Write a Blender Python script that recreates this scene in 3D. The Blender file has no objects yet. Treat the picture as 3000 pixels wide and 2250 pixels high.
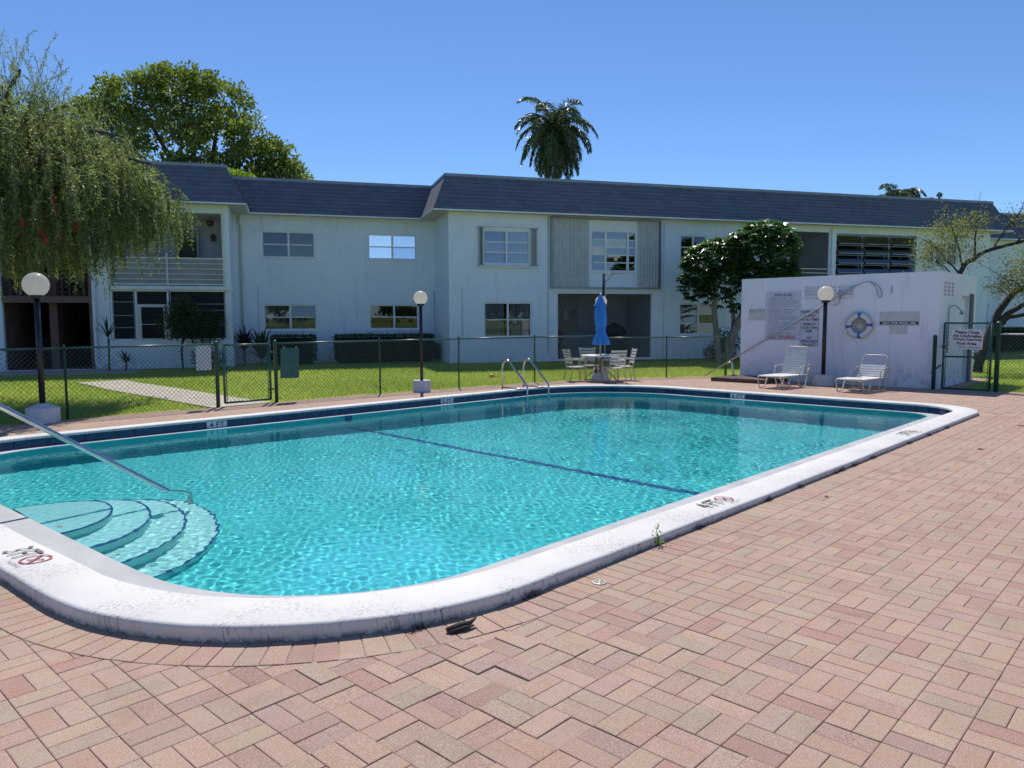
import bpy, bmesh, math, random
import numpy as np
from mathutils import Vector, Matrix, Euler

scene = bpy.context.scene
COL = scene.collection
rng = np.random.default_rng(11)
random.seed(11)
R = math.radians

# ------------------------------------------------------------------ camera
cam = bpy.data.cameras.new('camera')
cam_ob = bpy.data.objects.new('camera', cam)
COL.objects.link(cam_ob)
cam_ob.location = (-3.16716, -0.80011, 1.49676)
YAW, PITCH, ROLL = -0.817356, -0.085047, -0.003731
_cy, _sy, _cp, _sp = math.cos(YAW), math.sin(YAW), math.cos(PITCH), math.sin(PITCH)
_f = Vector((-_sy * _cp, _cy * _cp, _sp)); _r = Vector((_cy, _sy, 0)); _u = _r.cross(_f)
_cr, _sr = math.cos(ROLL), math.sin(ROLL)
_r2 = _r * _cr + _u * _sr; _u2 = -_r * _sr + _u * _cr
cam_ob.rotation_mode = 'QUATERNION'
cam_ob.rotation_quaternion = Matrix((_r2, _u2, -_f)).transposed().to_quaternion()
cam.sensor_width = 36.0
cam.lens = 2212.46 / 3000 * 36.0
cam.clip_start = 0.05
cam.clip_end = 3000
scene.camera = cam_ob
CAMP = Vector(cam_ob.location)

# ------------------------------------------------------------------ sky, sun, exposure
SUN_AZ, SUN_EL = 50.0, 56.0            # azimuth counter-clockwise from +X
world = bpy.data.worlds.new('World'); scene.world = world
world.use_nodes = True
wn = world.node_tree
sky = wn.nodes.new('ShaderNodeTexSky'); sky.sky_type = 'NISHITA'
sky.sun_disc = False
sky.sun_elevation = R(SUN_EL); sky.sun_rotation = R(90 - SUN_AZ)
sky.air_density = 0.78; sky.dust_density = 0.0; sky.ozone_density = 10.0; sky.altitude = 0
wn.links.new(sky.outputs[0], wn.nodes['Background'].inputs[0])
wn.nodes['Background'].inputs[1].default_value = 0.115
sun = bpy.data.lights.new('sun', 'SUN'); sun_ob = bpy.data.objects.new('sun', sun)
COL.objects.link(sun_ob)
sun.energy = 3.75; sun.angle = R(0.53); sun.color = (1.0, 0.965, 0.91)
SUND = Vector((math.cos(R(SUN_AZ)) * math.cos(R(SUN_EL)), math.sin(R(SUN_AZ)) * math.cos(R(SUN_EL)), math.sin(R(SUN_EL))))
sun_ob.rotation_euler = SUND.to_track_quat('Z', 'Y').to_euler()
sun_ob.location = (10, 12, 20)
sun.cycles.is_caustics_light = True
vs = scene.view_settings
vs.view_transform = 'Standard'; vs.look = 'None'; vs.gamma = 1.0; vs.exposure = 0.28; vs.use_curve_mapping = False
scene.cycles.use_denoising = True
scene.cycles.max_bounces = 8; scene.cycles.transparent_max_bounces = 24
scene.cycles.sample_clamp_indirect = 6.0

# ------------------------------------------------------------------ helpers
def tag(o, label=None, cat=None, group=None, kind=None):
    if label: o['label'] = label
    if cat: o['category'] = cat
    if group: o['group'] = group
    if kind: o['kind'] = kind
    return o

def empty(name, loc=(0, 0, 0), rz=0.0, label=None, cat=None, group=None, kind=None):
    o = bpy.data.objects.new(name, None); COL.objects.link(o)
    o.location = loc; o.rotation_euler = (0, 0, rz); o.empty_display_size = 0.1
    return tag(o, label, cat, group, kind)

def link_mesh(name, me, parent=None, loc=None, rot=None):
    o = bpy.data.objects.new(name, me); COL.objects.link(o)
    if parent: o.parent = parent
    if loc is not None: o.location = loc
    if rot is not None: o.rotation_euler = rot
    return o

def copy_tree(o, parent=None):
    c = o.copy(); COL.objects.link(c); c.parent = parent
    for ch in list(o.children): copy_tree(ch, c)
    return c

class MB:
    def __init__(s): s.v = []; s.f = []; s.sm = []
    def add(s, vs, fs, smooth=False):
        b = len(s.v); s.v += [tuple(p) for p in vs]
        for f in fs: s.f.append(tuple(i + b for i in f)); s.sm.append(smooth)
        return s
    def quad(s, a, b, c, d): return s.add([a, b, c, d], [(0, 1, 2, 3)])
    def box(s, x0, x1, y0, y1, z0, z1, bev=0.0, M=None):
        if x0 > x1: x0, x1 = x1, x0
        if y0 > y1: y0, y1 = y1, y0
        if z0 > z1: z0, z1 = z1, z0
        if bev <= 0:
            vs = [(x, y, z) for z in (z0, z1) for y in (y0, y1) for x in (x0, x1)]
            fs = [(0, 2, 3, 1), (4, 5, 7, 6), (0, 1, 5, 4), (2, 6, 7, 3), (0, 4, 6, 2), (1, 3, 7, 5)]
        else:
            b = min(bev, (x1 - x0) * .45, (y1 - y0) * .45, (z1 - z0) * .45)
            bm = bmesh.new(); bmesh.ops.create_cube(bm, size=1)
            for v in bm.verts:
                v.co = ((x0 + x1) / 2 + v.co.x * (x1 - x0), (y0 + y1) / 2 + v.co.y * (y1 - y0), (z0 + z1) / 2 + v.co.z * (z1 - z0))
            bmesh.ops.bevel(bm, geom=list(bm.edges), offset=b, segments=2, affect='EDGES', profile=.6)
            bm.verts.index_update()
            vs = [tuple(v.co) for v in bm.verts]; fs = [tuple(v.index for v in f.verts) for f in bm.faces]; bm.free()
        if M is not None: vs = [tuple(M @ Vector(p)) for p in vs]
        return s.add(vs, fs)
    def bar(s, a, b, w, h=None):      # square bar from a to b
        return s.tube([a, b], [w * .7071, w * .7071], 4, smooth=False)
    def tube(s, pts, r, n=8, smooth=True, cap=True, closed=False):
        pts = [Vector(p) for p in pts]; k = len(pts)
        rs = list(r) if hasattr(r, '__len__') else [r] * k
        T = []
        for i in range(k):
            if closed: t = pts[(i + 1) % k] - pts[i - 1]
            else: t = pts[min(i + 1, k - 1)] - pts[max(i - 1, 0)]
            T.append(t.normalized() if t.length > 1e-9 else Vector((0, 0, 1)))
        up = Vector((0, 0, 1)) if abs(T[0].z) < .9 else Vector((1, 0, 0))
        N = (up - T[0] * up.dot(T[0])).normalized()
        vs = []
        for i in range(k):
            N = (N - T[i] * N.dot(T[i]))
            N = N.normalized() if N.length > 1e-6 else T[i].orthogonal().normalized()
            B = T[i].cross(N)
            off = math.pi / 4 if n == 4 else 0
            for j in range(n):
                a = 2 * math.pi * j / n + off
                vs.append(pts[i] + (N * math.cos(a) + B * math.sin(a)) * rs[i])
        fs = []
        for i in range(k if closed else k - 1):
            i2 = (i + 1) % k
            for j in range(n):
                fs.append((i * n + j, i * n + (j + 1) % n, i2 * n + (j + 1) % n, i2 * n + j))
        s.add(vs, fs, smooth)
        if cap and not closed:
            b = len(s.v) - k * n
            s.f.append(tuple(b + j for j in reversed(range(n)))); s.sm.append(False)
            s.f.append(tuple(b + (k - 1) * n + j for j in range(n))); s.sm.append(False)
        return s
    def lathe(s, prof, n=24, c=(0, 0, 0), smooth=True, square=None):
        vs = []
        for r, z in prof:
            for j in range(n):
                a = 2 * math.pi * j / n
                vs.append((c[0] + r * math.cos(a), c[1] + r * math.sin(a), c[2] + z))
        fs = [(i * n + j, i * n + (j + 1) % n, (i + 1) * n + (j + 1) % n, (i + 1) * n + j) for i in range(len(prof) - 1) for j in range(n)]
        s.add(vs, fs, smooth)
        b = len(s.v) - len(vs)
        s.f.append(tuple(b + j for j in reversed(range(n)))); s.sm.append(False)
        s.f.append(tuple(b + (len(prof) - 1) * n + j for j in range(n))); s.sm.append(False)
        return s
    def mesh(s, name, mat):
        me = bpy.data.meshes.new(name); me.from_pydata(s.v, [], s.f)
        me.polygons.foreach_set('use_smooth', s.sm)
        if mat: me.materials.append(mat)
        me.update(); return me
    def build(s, name, mat, parent=None, loc=None, rot=None):
        return link_mesh(name, s.mesh(name, mat), parent, loc, rot)

def np_mesh(name, V, F, mat, attrs=None, smooth=False):
    """V (n,3) array, F (m,k) array of equal sized faces; attrs: {name: per-vertex floats}"""
    V = np.asarray(V, dtype=np.float32); F = np.asarray(F, dtype=np.int32)
    me = bpy.data.meshes.new(name); k = F.shape[1]; m = len(F)
    me.vertices.add(len(V)); me.vertices.foreach_set('co', V.ravel())
    me.loops.add(m * k); me.loops.foreach_set('vertex_index', F.ravel())
    me.polygons.add(m); me.polygons.foreach_set('loop_start', np.arange(m, dtype=np.int32) * k)
    if smooth: me.polygons.foreach_set('use_smooth', np.ones(m, dtype=bool))
    me.update(calc_edges=True)
    for an, av in (attrs or {}).items():
        av = np.asarray(av, dtype=np.float32)
        if av.ndim == 1:
            a = me.attributes.new(an, 'FLOAT', 'POINT'); a.data.foreach_set('value', av)
        else:
            a = me.attributes.new(an, 'FLOAT_COLOR', 'POINT'); a.data.foreach_set('color', av.ravel())
    if mat: me.materials.append(mat)
    return me

def arc(c, r, a0, a1, n, ax=0, ay=2):
    out = []
    for i in range(n + 1):
        a = R(a0 + (a1 - a0) * i / n); p = list(c); p[ax] += r * math.cos(a); p[ay] += r * math.sin(a); out.append(tuple(p))
    return out

# text as a flat mesh fitted in a box of width w and/or height h; lies in local XY, centred
_dg = None
def text_mesh(body, mat, w=None, h=None, align='CENTER', extrude=0.0, offset=0.0, spacing=1.0):
    cu = bpy.data.curves.new('lettering', 'FONT'); cu.body = body; cu.align_x = align
    cu.size = 1.0; cu.resolution_u = 3; cu.offset = offset; cu.space_line = spacing; cu.extrude = extrude
    o = bpy.data.objects.new('lettering', cu); COL.objects.link(o)
    bpy.context.view_layer.update()
    me = bpy.data.meshes.new_from_object(o.evaluated_get(bpy.context.evaluated_depsgraph_get()))
    bpy.data.objects.remove(o); bpy.data.curves.remove(cu)
    n = len(me.vertices); co = np.empty(n * 3, dtype=np.float32); me.vertices.foreach_get('co', co); co = co.reshape(-1, 3)
    mn, mx = co.min(0), co.max(0); s = mx - mn
    sx = (w / s[0]) if w else (h / s[1]); sy = (h / s[1]) if h else sx
    if align == 'CENTER': co[:, 0] = (co[:, 0] - (mn[0] + mx[0]) / 2) * sx
    else: co[:, 0] = (co[:, 0] - mn[0]) * sx
    co[:, 1] = (co[:, 1] - (mn[1] + mx[1]) / 2) * sy
    me.vertices.foreach_set('co', co.ravel()); me.update(); me.name = 'lettering'
    me.materials.clear(); me.materials.append(mat)
    return me

# ------------------------------------------------------------------ materials
def new_mat(name):
    m = bpy.data.materials.new(name); m.use_nodes = True
    nt = m.node_tree; b = nt.nodes['Principled BSDF']
    return m, nt, b

def N(nt, typ, **kw):
    n = nt.nodes.new(typ)
    for k, v in kw.items():
        if k.startswith('i_'):
            key = k[2:]; key = int(key) if key.isdigit() else key
            n.inputs[key].default_value = v
        else: setattr(n, k, v)
    return n

def c4(c): return (c[0], c[1], c[2], 1.0)

def coords(nt, kind='Object', scale=(1, 1, 1)):
    tc = N(nt, 'ShaderNodeTexCoord'); mp = N(nt, 'ShaderNodeMapping'); mp.inputs['Scale'].default_value = scale
    if kind == 'World':
        g = N(nt, 'ShaderNodeNewGeometry'); nt.links.new(g.outputs['Position'], mp.inputs['Vector'])
    else: nt.links.new(tc.outputs[kind], mp.inputs['Vector'])
    return mp.outputs['Vector']

def noise(nt, vec, scale, detail=3, rough=.55):
    n = N(nt, 'ShaderNodeTexNoise'); n.inputs['Scale'].default_value = scale; n.inputs['Detail'].default_value = detail
    n.inputs['Roughness'].default_value = rough; nt.links.new(vec, n.inputs['Vector']); return n.outputs['Fac']

def ramp(nt, fac, stops):
    r = N(nt, 'ShaderNodeValToRGB'); els = r.color_ramp.elements
    while len(els) < len(stops): els.new(0.5)
    for e, (p, c) in zip(els, stops):
        e.position = p; e.color = c4(c) if hasattr(c, '__len__') else (c, c, c, 1)
    nt.links.new(fac, r.inputs['Fac']); return r.outputs['Color']

def mixc(nt, fac, a, b, blend='MIX'):
    m = N(nt, 'ShaderNodeMix', data_type='RGBA', blend_type=blend)
    for sock, v in ((m.inputs[0], fac), (m.inputs[6], a), (m.inputs[7], b)):
        if hasattr(v, 'links'): nt.links.new(v, sock)
        else: sock.default_value = c4(v) if hasattr(v, '__len__') else v
    return m.outputs[2]

def bump(nt, b, height, strength, dist=0.01):
    bp = N(nt, 'ShaderNodeBump'); bp.inputs['Strength'].default_value = strength; bp.inputs['Distance'].default_value = dist
    nt.links.new(height, bp.inputs['Height']); nt.links.new(bp.outputs['Normal'], b.inputs['Normal'])

def pm(name, c1, c2=None, scale=6.0, rough=.6, bmp=0.0, bscale=80.0, metal=0.0, kind='Object', stretch=(1, 1, 1), lo=.35, hi=.65, spec=.5, bdist=.004):
    m, nt, b = new_mat(name)
    b.inputs['Roughness'].default_value = rough; b.inputs['Metallic'].default_value = metal
    b.inputs['Specular IOR Level'].default_value = spec
    if c2 is None: c2 = tuple(x * .82 for x in c1)
    vec = coords(nt, kind, stretch)
    col = ramp(nt, noise(nt, vec, scale), [(lo, c1), (hi, c2)])
    nt.links.new(col, b.inputs['Base Color'])
    if bmp: bump(nt, b, noise(nt, coords(nt, kind), bscale, 2), bmp, bdist)
    return m

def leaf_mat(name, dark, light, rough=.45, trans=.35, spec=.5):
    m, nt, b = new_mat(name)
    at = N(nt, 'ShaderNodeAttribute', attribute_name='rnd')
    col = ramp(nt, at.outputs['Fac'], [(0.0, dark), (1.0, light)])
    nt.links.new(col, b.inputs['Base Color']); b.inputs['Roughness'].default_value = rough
    b.inputs['Specular IOR Level'].default_value = spec
    tr = N(nt, 'ShaderNodeBsdfTranslucent')
    tc = mixc(nt, 1.0, col, (1.5, 1.6, .8), 'MULTIPLY'); nt.links.new(tc, tr.inputs['Color'])
    mx = N(nt, 'ShaderNodeMixShader'); mx.inputs[0].default_value = trans
    nt.links.new(b.outputs[0], mx.inputs[1]); nt.links.new(tr.outputs[0], mx.inputs[2])
    nt.links.new(mx.outputs[0], nt.nodes['Material Output'].inputs['Surface'])
    return m

def attr_mat(name, rough=.85, speck=1.0, obj=False):
    """paver material: brick colour from the mesh attribute or from the object colour, aggregate speckle on top"""
    m, nt, b = new_mat(name)
    if obj: src = N(nt, 'ShaderNodeObjectInfo').outputs['Color']
    else: src = N(nt, 'ShaderNodeAttribute', attribute_name='col').outputs['Color']
    vec = coords(nt, 'World')
    n1 = noise(nt, vec, 9, 3); n2 = noise(nt, vec, 210, 2, .75); n3 = noise(nt, vec, 3.1, 4, .6)
    n4 = noise(nt, vec, 55, 3, .7)
    a = mixc(nt, ramp(nt, n1, [(.35, 0.0), (.7, 1.0)]), src, mixc(nt, 1.0, src, (1.0, .88, .84), 'MULTIPLY'))
    a = mixc(nt, ramp(nt, noise(nt, vec, 6, 3), [(.45, 0.0), (.7, .8)]), a, mixc(nt, 1.0, src, (.95, 1.04, 1.0), 'MULTIPLY'))
    a = mixc(nt, ramp(nt, n3, [(.50, 0.0), (.72, .5)]), a, mixc(nt, 1.0, src, (.70, .64, .61), 'MULTIPLY'))
    a = mixc(nt, ramp(nt, noise(nt, vec, .55, 5, .65), [(.46, 0.0), (.70, .55)]), a, mixc(nt, 1.0, src, (.80, .74, .71), 'MULTIPLY'))
    a = mixc(nt, ramp(nt, n4, [(.30, .42), (.48, 0.0)]), a, mixc(nt, 1.0, src, (.66, .60, .58), 'MULTIPLY'))
    a = mixc(nt, ramp(nt, n4, [(.54, 0.0), (.74, .35)]), a, mixc(nt, 1.0, src, (1.22, 1.2, 1.18), 'MULTIPLY'))
    a = mixc(nt, ramp(nt, n2, [(.32, .75), (.46, 0.0)]), a, mixc(nt, 1.0, src, (.40, .34, .31), 'MULTIPLY'))
    a = mixc(nt, ramp(nt, n2, [(.57, 0.0), (.70, .75)]), a, (.66, .58, .50))
    nt.links.new(a, b.inputs['Base Color']); b.inputs['Roughness'].default_value = rough
    b.inputs['Specular IOR Level'].default_value = .25
    bump(nt, b, n2, .45, .003)
    return m

MAT = {}
MAT['white_metal'] = pm('painted_white_metal', (.72, .73, .72), (.6, .61, .6), 5, .4)
MAT['cream_metal'] = pm('cream_powder_coated_metal', (.66, .61, .50), (.55, .49, .38), 7, .4)
MAT['white_strap'] = pm('white_vinyl_strap', (.78, .77, .72), (.68, .66, .6), 7, .45)
MAT['black_metal'] = pm('black_painted_metal', (.012, .013, .018), (.02, .021, .026), 9, .35)
MAT['green_metal'] = pm('green_coated_metal', (.02, .085, .07), (.03, .115, .095), 6, .35)
MAT['green_wire'] = pm('green_coated_wire', (.07, .11, .10), (.10, .14, .13), 6, .35)
MAT['steel'] = pm('polished_stainless_steel', (.62, .62, .60), (.52, .51, .48), 9, .16, metal=1.0)
MAT['grey_metal'] = pm('dull_grey_metal', (.33, .35, .37), (.26, .28, .3), 6, .45, metal=.3)
def globe_mat():
    m, nt, b = new_mat('white_acrylic_globe'); b.inputs['Base Color'].default_value = (.86, .82, .76, 1); b.inputs['Roughness'].default_value = .3
    tr = N(nt, 'ShaderNodeBsdfTranslucent'); nt.links.new(ramp(nt, noise(nt, coords(nt), 5), [(.3, (.93, .88, .80)), (.7, (.9, .84, .76))]), tr.inputs['Color'])
    mx = N(nt, 'ShaderNodeMixShader'); mx.inputs[0].default_value = .78; nt.links.new(b.outputs[0], mx.inputs[1]); nt.links.new(tr.outputs[0], mx.inputs[2]); nt.links.new(mx.outputs[0], nt.nodes['Material Output'].inputs['Surface']); return m
MAT['globe'] = globe_mat()
MAT['concrete_white'] = pm('white_painted_concrete', (.70, .68, .67), (.58, .56, .56), 7, .8, .3, 60)
MAT['concrete'] = pm('path_concrete', (.52, .46, .37), (.44, .38, .30), 3.5, .9, .4, 120, kind='World')
MAT['text_black'] = pm('black_lettering', (.02, .02, .025), (.04, .04, .045), 30, .6)
MAT['text_grey'] = pm('worn_grey_lettering', (.10, .09, .09), (.2, .18, .18), 40, .7)
MAT['text_red'] = pm('red_lettering', (.33, .035, .05), (.4, .08, .09), 30, .6)
MAT['text_darkred'] = pm('dark_red_lettering', (.16, .03, .06), (.24, .07, .10), 30, .6)
MAT['text_white'] = pm('white_lettering', (.8, .8, .8), (.75, .75, .75), 30, .6)
MAT['navy'] = pm('navy_print', (.008, .012, .04), (.012, .016, .05), 30, .5)
MAT['sign_white'] = pm('white_sign_board', (.74, .73, .72), (.66, .66, .68), 5, .45)
MAT['sign_lilac'] = pm('faded_lilac_sign_board', (.66, .67, .76), (.58, .60, .72), 6, .5)
MAT['sign_cream'] = pm('aged_cream_sign_board', (.66, .65, .61), (.58, .57, .53), 5, .5)
MAT['blue_vinyl'] = pm('blue_vinyl_strap', (.02, .14, .52), (.03, .18, .55), 9, .4)
MAT['rope'] = pm('weathered_rope', (.55, .50, .40), (.42, .37, .3), 40, .9)
MAT['bark'] = pm('grey_brown_bark', (.16, .125, .095), (.08, .06, .045), 9, .9, .6, 40, stretch=(1, 1, .3))
MAT['bark_pale'] = pm('pale_grey_bark', (.30, .27, .23), (.2, .17, .14), 9, .9, .5, 40, stretch=(1, 1, .3))
MAT['bark_dark'] = pm('dark_bark', (.055, .045, .04), (.03, .025, .022), 9, .9, .6, 40, stretch=(1, 1, .3))
MAT['brown'] = pm('dry_brown_leaf', (.16, .07, .03), (.25, .13, .06), 30, .8)
MAT['yellow'] = pm('yellow_plastic', (.75, .50, .02), (.7, .45, .02), 9, .35)
# ------------------------------------------------------------------ outlines of the pool (rounded rectangles, slightly out of square as built)
def smooth01(t): t = max(0.0, min(1.0, t)); return t * t * (3 - 2 * t)

def warp(x, y):
    wl = smooth01((1.2 - x) / 1.6)
    x2 = x - 0.047 * max(0.0, y - 3.4) * wl * smooth01((y - 3.0) / 1.5)
    y2 = y - 0.036 * (x - 3.0) * smooth01((y - 3.5) / 5.0)
    return x2, y2

NARC, SEG = 26, 0.16
def loop(x0, x1, y0, y1, rs):
    """counter-clockwise closed loop with a fixed number of points so loops can be bridged"""
    pts = []
    cs = [(x0 + rs[0], y0 + rs[0], 180, rs[0]), (x1 - rs[1], y0 + rs[1], 270, rs[1]), (x1 - rs[2], y1 - rs[2], 0, rs[2]), (x0 + rs[3], y1 - rs[3], 90, rs[3])]
    nst = [70, 46, 66, 46]
    for k, (cx, cy, a0, r) in enumerate(cs):
        A = [(cx + r * math.cos(R(a0 + 90 * i / NARC)), cy + r * math.sin(R(a0 + 90 * i / NARC))) for i in range(NARC + 1)]
        pts += A
        nx = cs[(k + 1) % 4]; b = (nx[0] + nx[3] * math.cos(R(nx[2])), nx[1] + nx[3] * math.sin(R(nx[2]))); a = A[-1]
        for i in range(1, nst[k]):
            t = i / nst[k]; pts.append((a[0] + (b[0] - a[0]) * t, a[1] + (b[1] - a[1]) * t))
    return [warp(*p) for p in pts]

L_OUT = loop(-2.045, 11.02, 1.864, 10.17, (1.85, 0.95, 2.3, 1.9))      # coping, outer face
L_IN = loop(-1.715, 10.73, 2.185, 9.93, (1.62, 0.75, 2.1, 1.7))       # coping, inner edge
L_TILE = loop(-1.745, 10.755, 2.155, 9.955, (1.65, 0.78, 2.13, 1.73)) # tile wall under the coping
L_WAT = loop(-1.355, 10.60, 2.57, 9.80, (1.45, 0.50, 1.95, 1.5))      # edge of the ledge, basin wall
NL = len(L_OUT)
Z_WATER, Z_LEDGE = -0.090, -0.082

def ztop(x, y):
    return 0.055 + 0.03 * smooth01(1 - math.hypot(x + 1.6, y - 2.8) / 4.5)

def offset_loop(L, d):
    out = []; n = len(L)
    for i in range(n):
        a, b = L[i - 1], L[(i + 1) % n]; tx, ty = b[0] - a[0], b[1] - a[1]; l = math.hypot(tx, ty) or 1
        out.append((L[i][0] + ty / l * d, L[i][1] - tx / l * d))
    return out

def in_poly(P, x, y):
    """vectorised point in polygon; x, y arrays"""
    x = np.asarray(x); y = np.asarray(y); c = np.zeros(x.shape, bool); n = len(P); j = n - 1
    for i in range(n):
        xi, yi = P[i]; xj, yj = P[j]
        if yi != yj:
            c ^= ((yi > y) != (yj > y)) & (x < (xj - xi) * (y - yi) / (yj - yi) + xi)
        j = i
    return c

def sheet(name, outer, hole, z, mat, parent=None):
    bm = bmesh.new()
    for L in (outer, hole):
        if not L: continue
        vs = [bm.verts.new((p[0], p[1], z)) for p in L]
        for i in range(len(vs)): bm.edges.new((vs[i], vs[(i + 1) % len(vs)]))
    bmesh.ops.triangle_fill(bm, edges=list(bm.edges), use_beauty=True)
    for f in bm.faces:
        if f.normal.z < 0: f.normal_flip()
    me = bpy.data.meshes.new(name); bm.to_mesh(me); bm.free(); me.materials.append(mat)
    return link_mesh(name, me, parent)

# ------------------------------------------------------------------ lawn (ground sheet to the horizon)
def lawn_material():
    m, nt, b = new_mat('lawn_turf')
    v = coords(nt, 'World')
    a = ramp(nt, noise(nt, v, .9, 5, .65), [(.3, (.18, .25, .05)), (.5, (.26, .32, .07)), (.7, (.36, .36, .13))])
    a = mixc(nt, ramp(nt, noise(nt, v, 38, 2), [(.35, .55), (.6, 0.0)]), a, (.05, .10, .015))
    nt.links.new(a, b.inputs['Base Color']); b.inputs['Roughness'].default_value = .9
    b.inputs['Specular IOR Level'].default_value = .2
    bump(nt, b, noise(nt, v, 60, 3), .7, .02)
    return m
MAT['lawn'] = lawn_material()
HOLE = offset_loop(L_OUT, -0.10)
lawn = sheet('lawn', [(-700, -700), (700, -700), (700, 700), (-700, 700)], HOLE, -0.035, MAT['lawn'])
tag(lawn, kind='structure')

# ------------------------------------------------------------------ brick deck
FENCE_L = [(-6.0, 12.35), (0.56, 12.05), (2.87, 11.88)]
FENCE_M = [(3.97, 11.85), (6.21, 11.69), (8.15, 11.42), (10.32, 11.11), (12.18, 10.68)]
FENCE_R = [(12.18, 10.68), (13.75, 9.60), (15.05, 8.62)]
DECK = [(-9, -7), (14.78, -7), (14.78, 3.3), (18.5, 3.3), (18.5, 3.6), (15.0, 3.6), (15.0, 8.55)] + [(x, y - .03) for x, y in FENCE_R[::-1][1:]] + [(x, y - .03) for x, y in FENCE_M[::-1][1:]] + [(2.87, 11.85), (.56, 12.0), (-9, 12.45)]
MAT['sand'] = pm('joint_sand', (.44, .32, .26), (.33, .235, .19), 30, .95, .4, 200, kind='World')
deck = sheet('brick_deck', DECK, HOLE, -0.0065, MAT['sand'])
tag(deck, kind='structure')

MOD = 0.2032
BORDER = offset_loop(L_OUT, 0.2384)
BORD = np.array(BORDER); OUTN = np.array(L_OUT)
PALETTE = np.array([(.455, .345, .28), (.46, .35, .285), (.44, .325, .265), (.455, .36, .285), (.44, .36, .28), (.42, .35, .275), (.42, .30, .255), (.44, .325, .285), (.41, .275, .23), (.46, .36, .295)]) * np.array([1.04, .94, .88])
PW = np.array([.2, .17, .13, .13, .09, .06, .07, .08, .03, .04])

def brick_colour(x, y):
    c = PALETTE[rng.choice(len(PALETTE), p=PW / PW.sum())] * rng.uniform(.96, 1.04)
    if math.hypot(x + 1.3, y - 1.0) < 1.5 and rng.random() < .4: c = c * np.array([.9, .93, .95])
    return c

def settle(x, y):
    """unevenness: bricks have sunk and lifted near the corner of the pool"""
    return math.exp(-((x + 1.2) ** 2 + (y - 1.15) ** 2) / .9)

polys = []   # (polygon xy, dz, tilt (gx, gy), colour, centre, yaw, rect)
xs = np.arange(int(-9 / MOD), int(19 / MOD)); ys = np.arange(int(-7 / MOD), int(12.6 / MOD))
GX, GY = np.meshgrid(xs, ys); cxm = (GX + .5) * MOD; cym = (GY + .5) * MOD
inside = in_poly(DECK, cxm, cym) & ~in_poly(L_OUT, cxm, cym)
# leave out what lies behind the camera's field
fx, fy = _f.x, _f.y; rx, ry = _r.x, _r.y
dpt = (cxm - CAMP.x) * fx + (cym - CAMP.y) * fy; lat = (cxm - CAMP.x) * rx + (cym - CAMP.y) * ry
inside &= (dpt > .6) & (np.abs(lat) < dpt * .80 + .9)
G = 0.0017
for i, j in zip(GX[inside], GY[inside]):
    x0, y0 = i * MOD, j * MOD
    for k in (0, 1):
        if (i + j) % 2: rect = (x0 + k * MOD / 2, x0 + (k + 1) * MOD / 2, y0, y0 + MOD)
        else: rect = (x0, x0 + MOD, y0 + k * MOD / 2, y0 + (k + 1) * MOD / 2)
        a, b, c, d = rect; cx, cy = (a + b) / 2, (c + d) / 2
        P = [(a + G, c + G), (b - G, c + G), (b - G, d - G), (a + G, d - G)]
        full = True
        dd = (BORD[:, 0] - cx) ** 2 + (BORD[:, 1] - cy) ** 2; q = int(dd.argmin())
        tq = BORD[(q + 1) % NL] - BORD[q - 1]
        if dd[q] < .2 ** 2:
            p0 = BORD[q]; t = BORD[(q + 1) % NL] - BORD[q - 1]; t = t / (np.hypot(*t) + 1e-9); nrm = np.array([t[1], -t[0]])
            out = []
            for e in range(4):
                A, B = np.array(P[e]), np.array(P[(e + 1) % 4]); sa, sb = (A - p0) @ nrm - G, (B - p0) @ nrm - G
                if sa >= 0: out.append(tuple(A))
                if (sa >= 0) != (sb >= 0): out.append(tuple(A + (B - A) * (sa / (sa - sb))))
            full = len(out) == 4 and abs((out[0][0] - P[0][0])) < 1e-6 and all(abs(o[0] - p[0]) + abs(o[1] - p[1]) < 1e-6 for o, p in zip(out, P))
            P = out
            if len(P) < 3: continue
            ar = abs(sum(P[e][0] * P[(e + 1) % len(P)][1] - P[(e + 1) % len(P)][0] * P[e][1] for e in range(len(P)))) / 2
            if ar < .0012: continue
        elif (cx - BORD[q][0]) * tq[1] - (cy - BORD[q][1]) * tq[0] < 0: continue
        s = settle(cx, cy); amp = .0005 + .0026 * s
        polys.append((P, float(np.clip(rng.normal() * amp * .8, -.005, .006)), (rng.normal() * amp * 2.2, rng.normal() * amp * 2.2), brick_colour(cx, cy), (cx, cy), full, rect))
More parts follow.
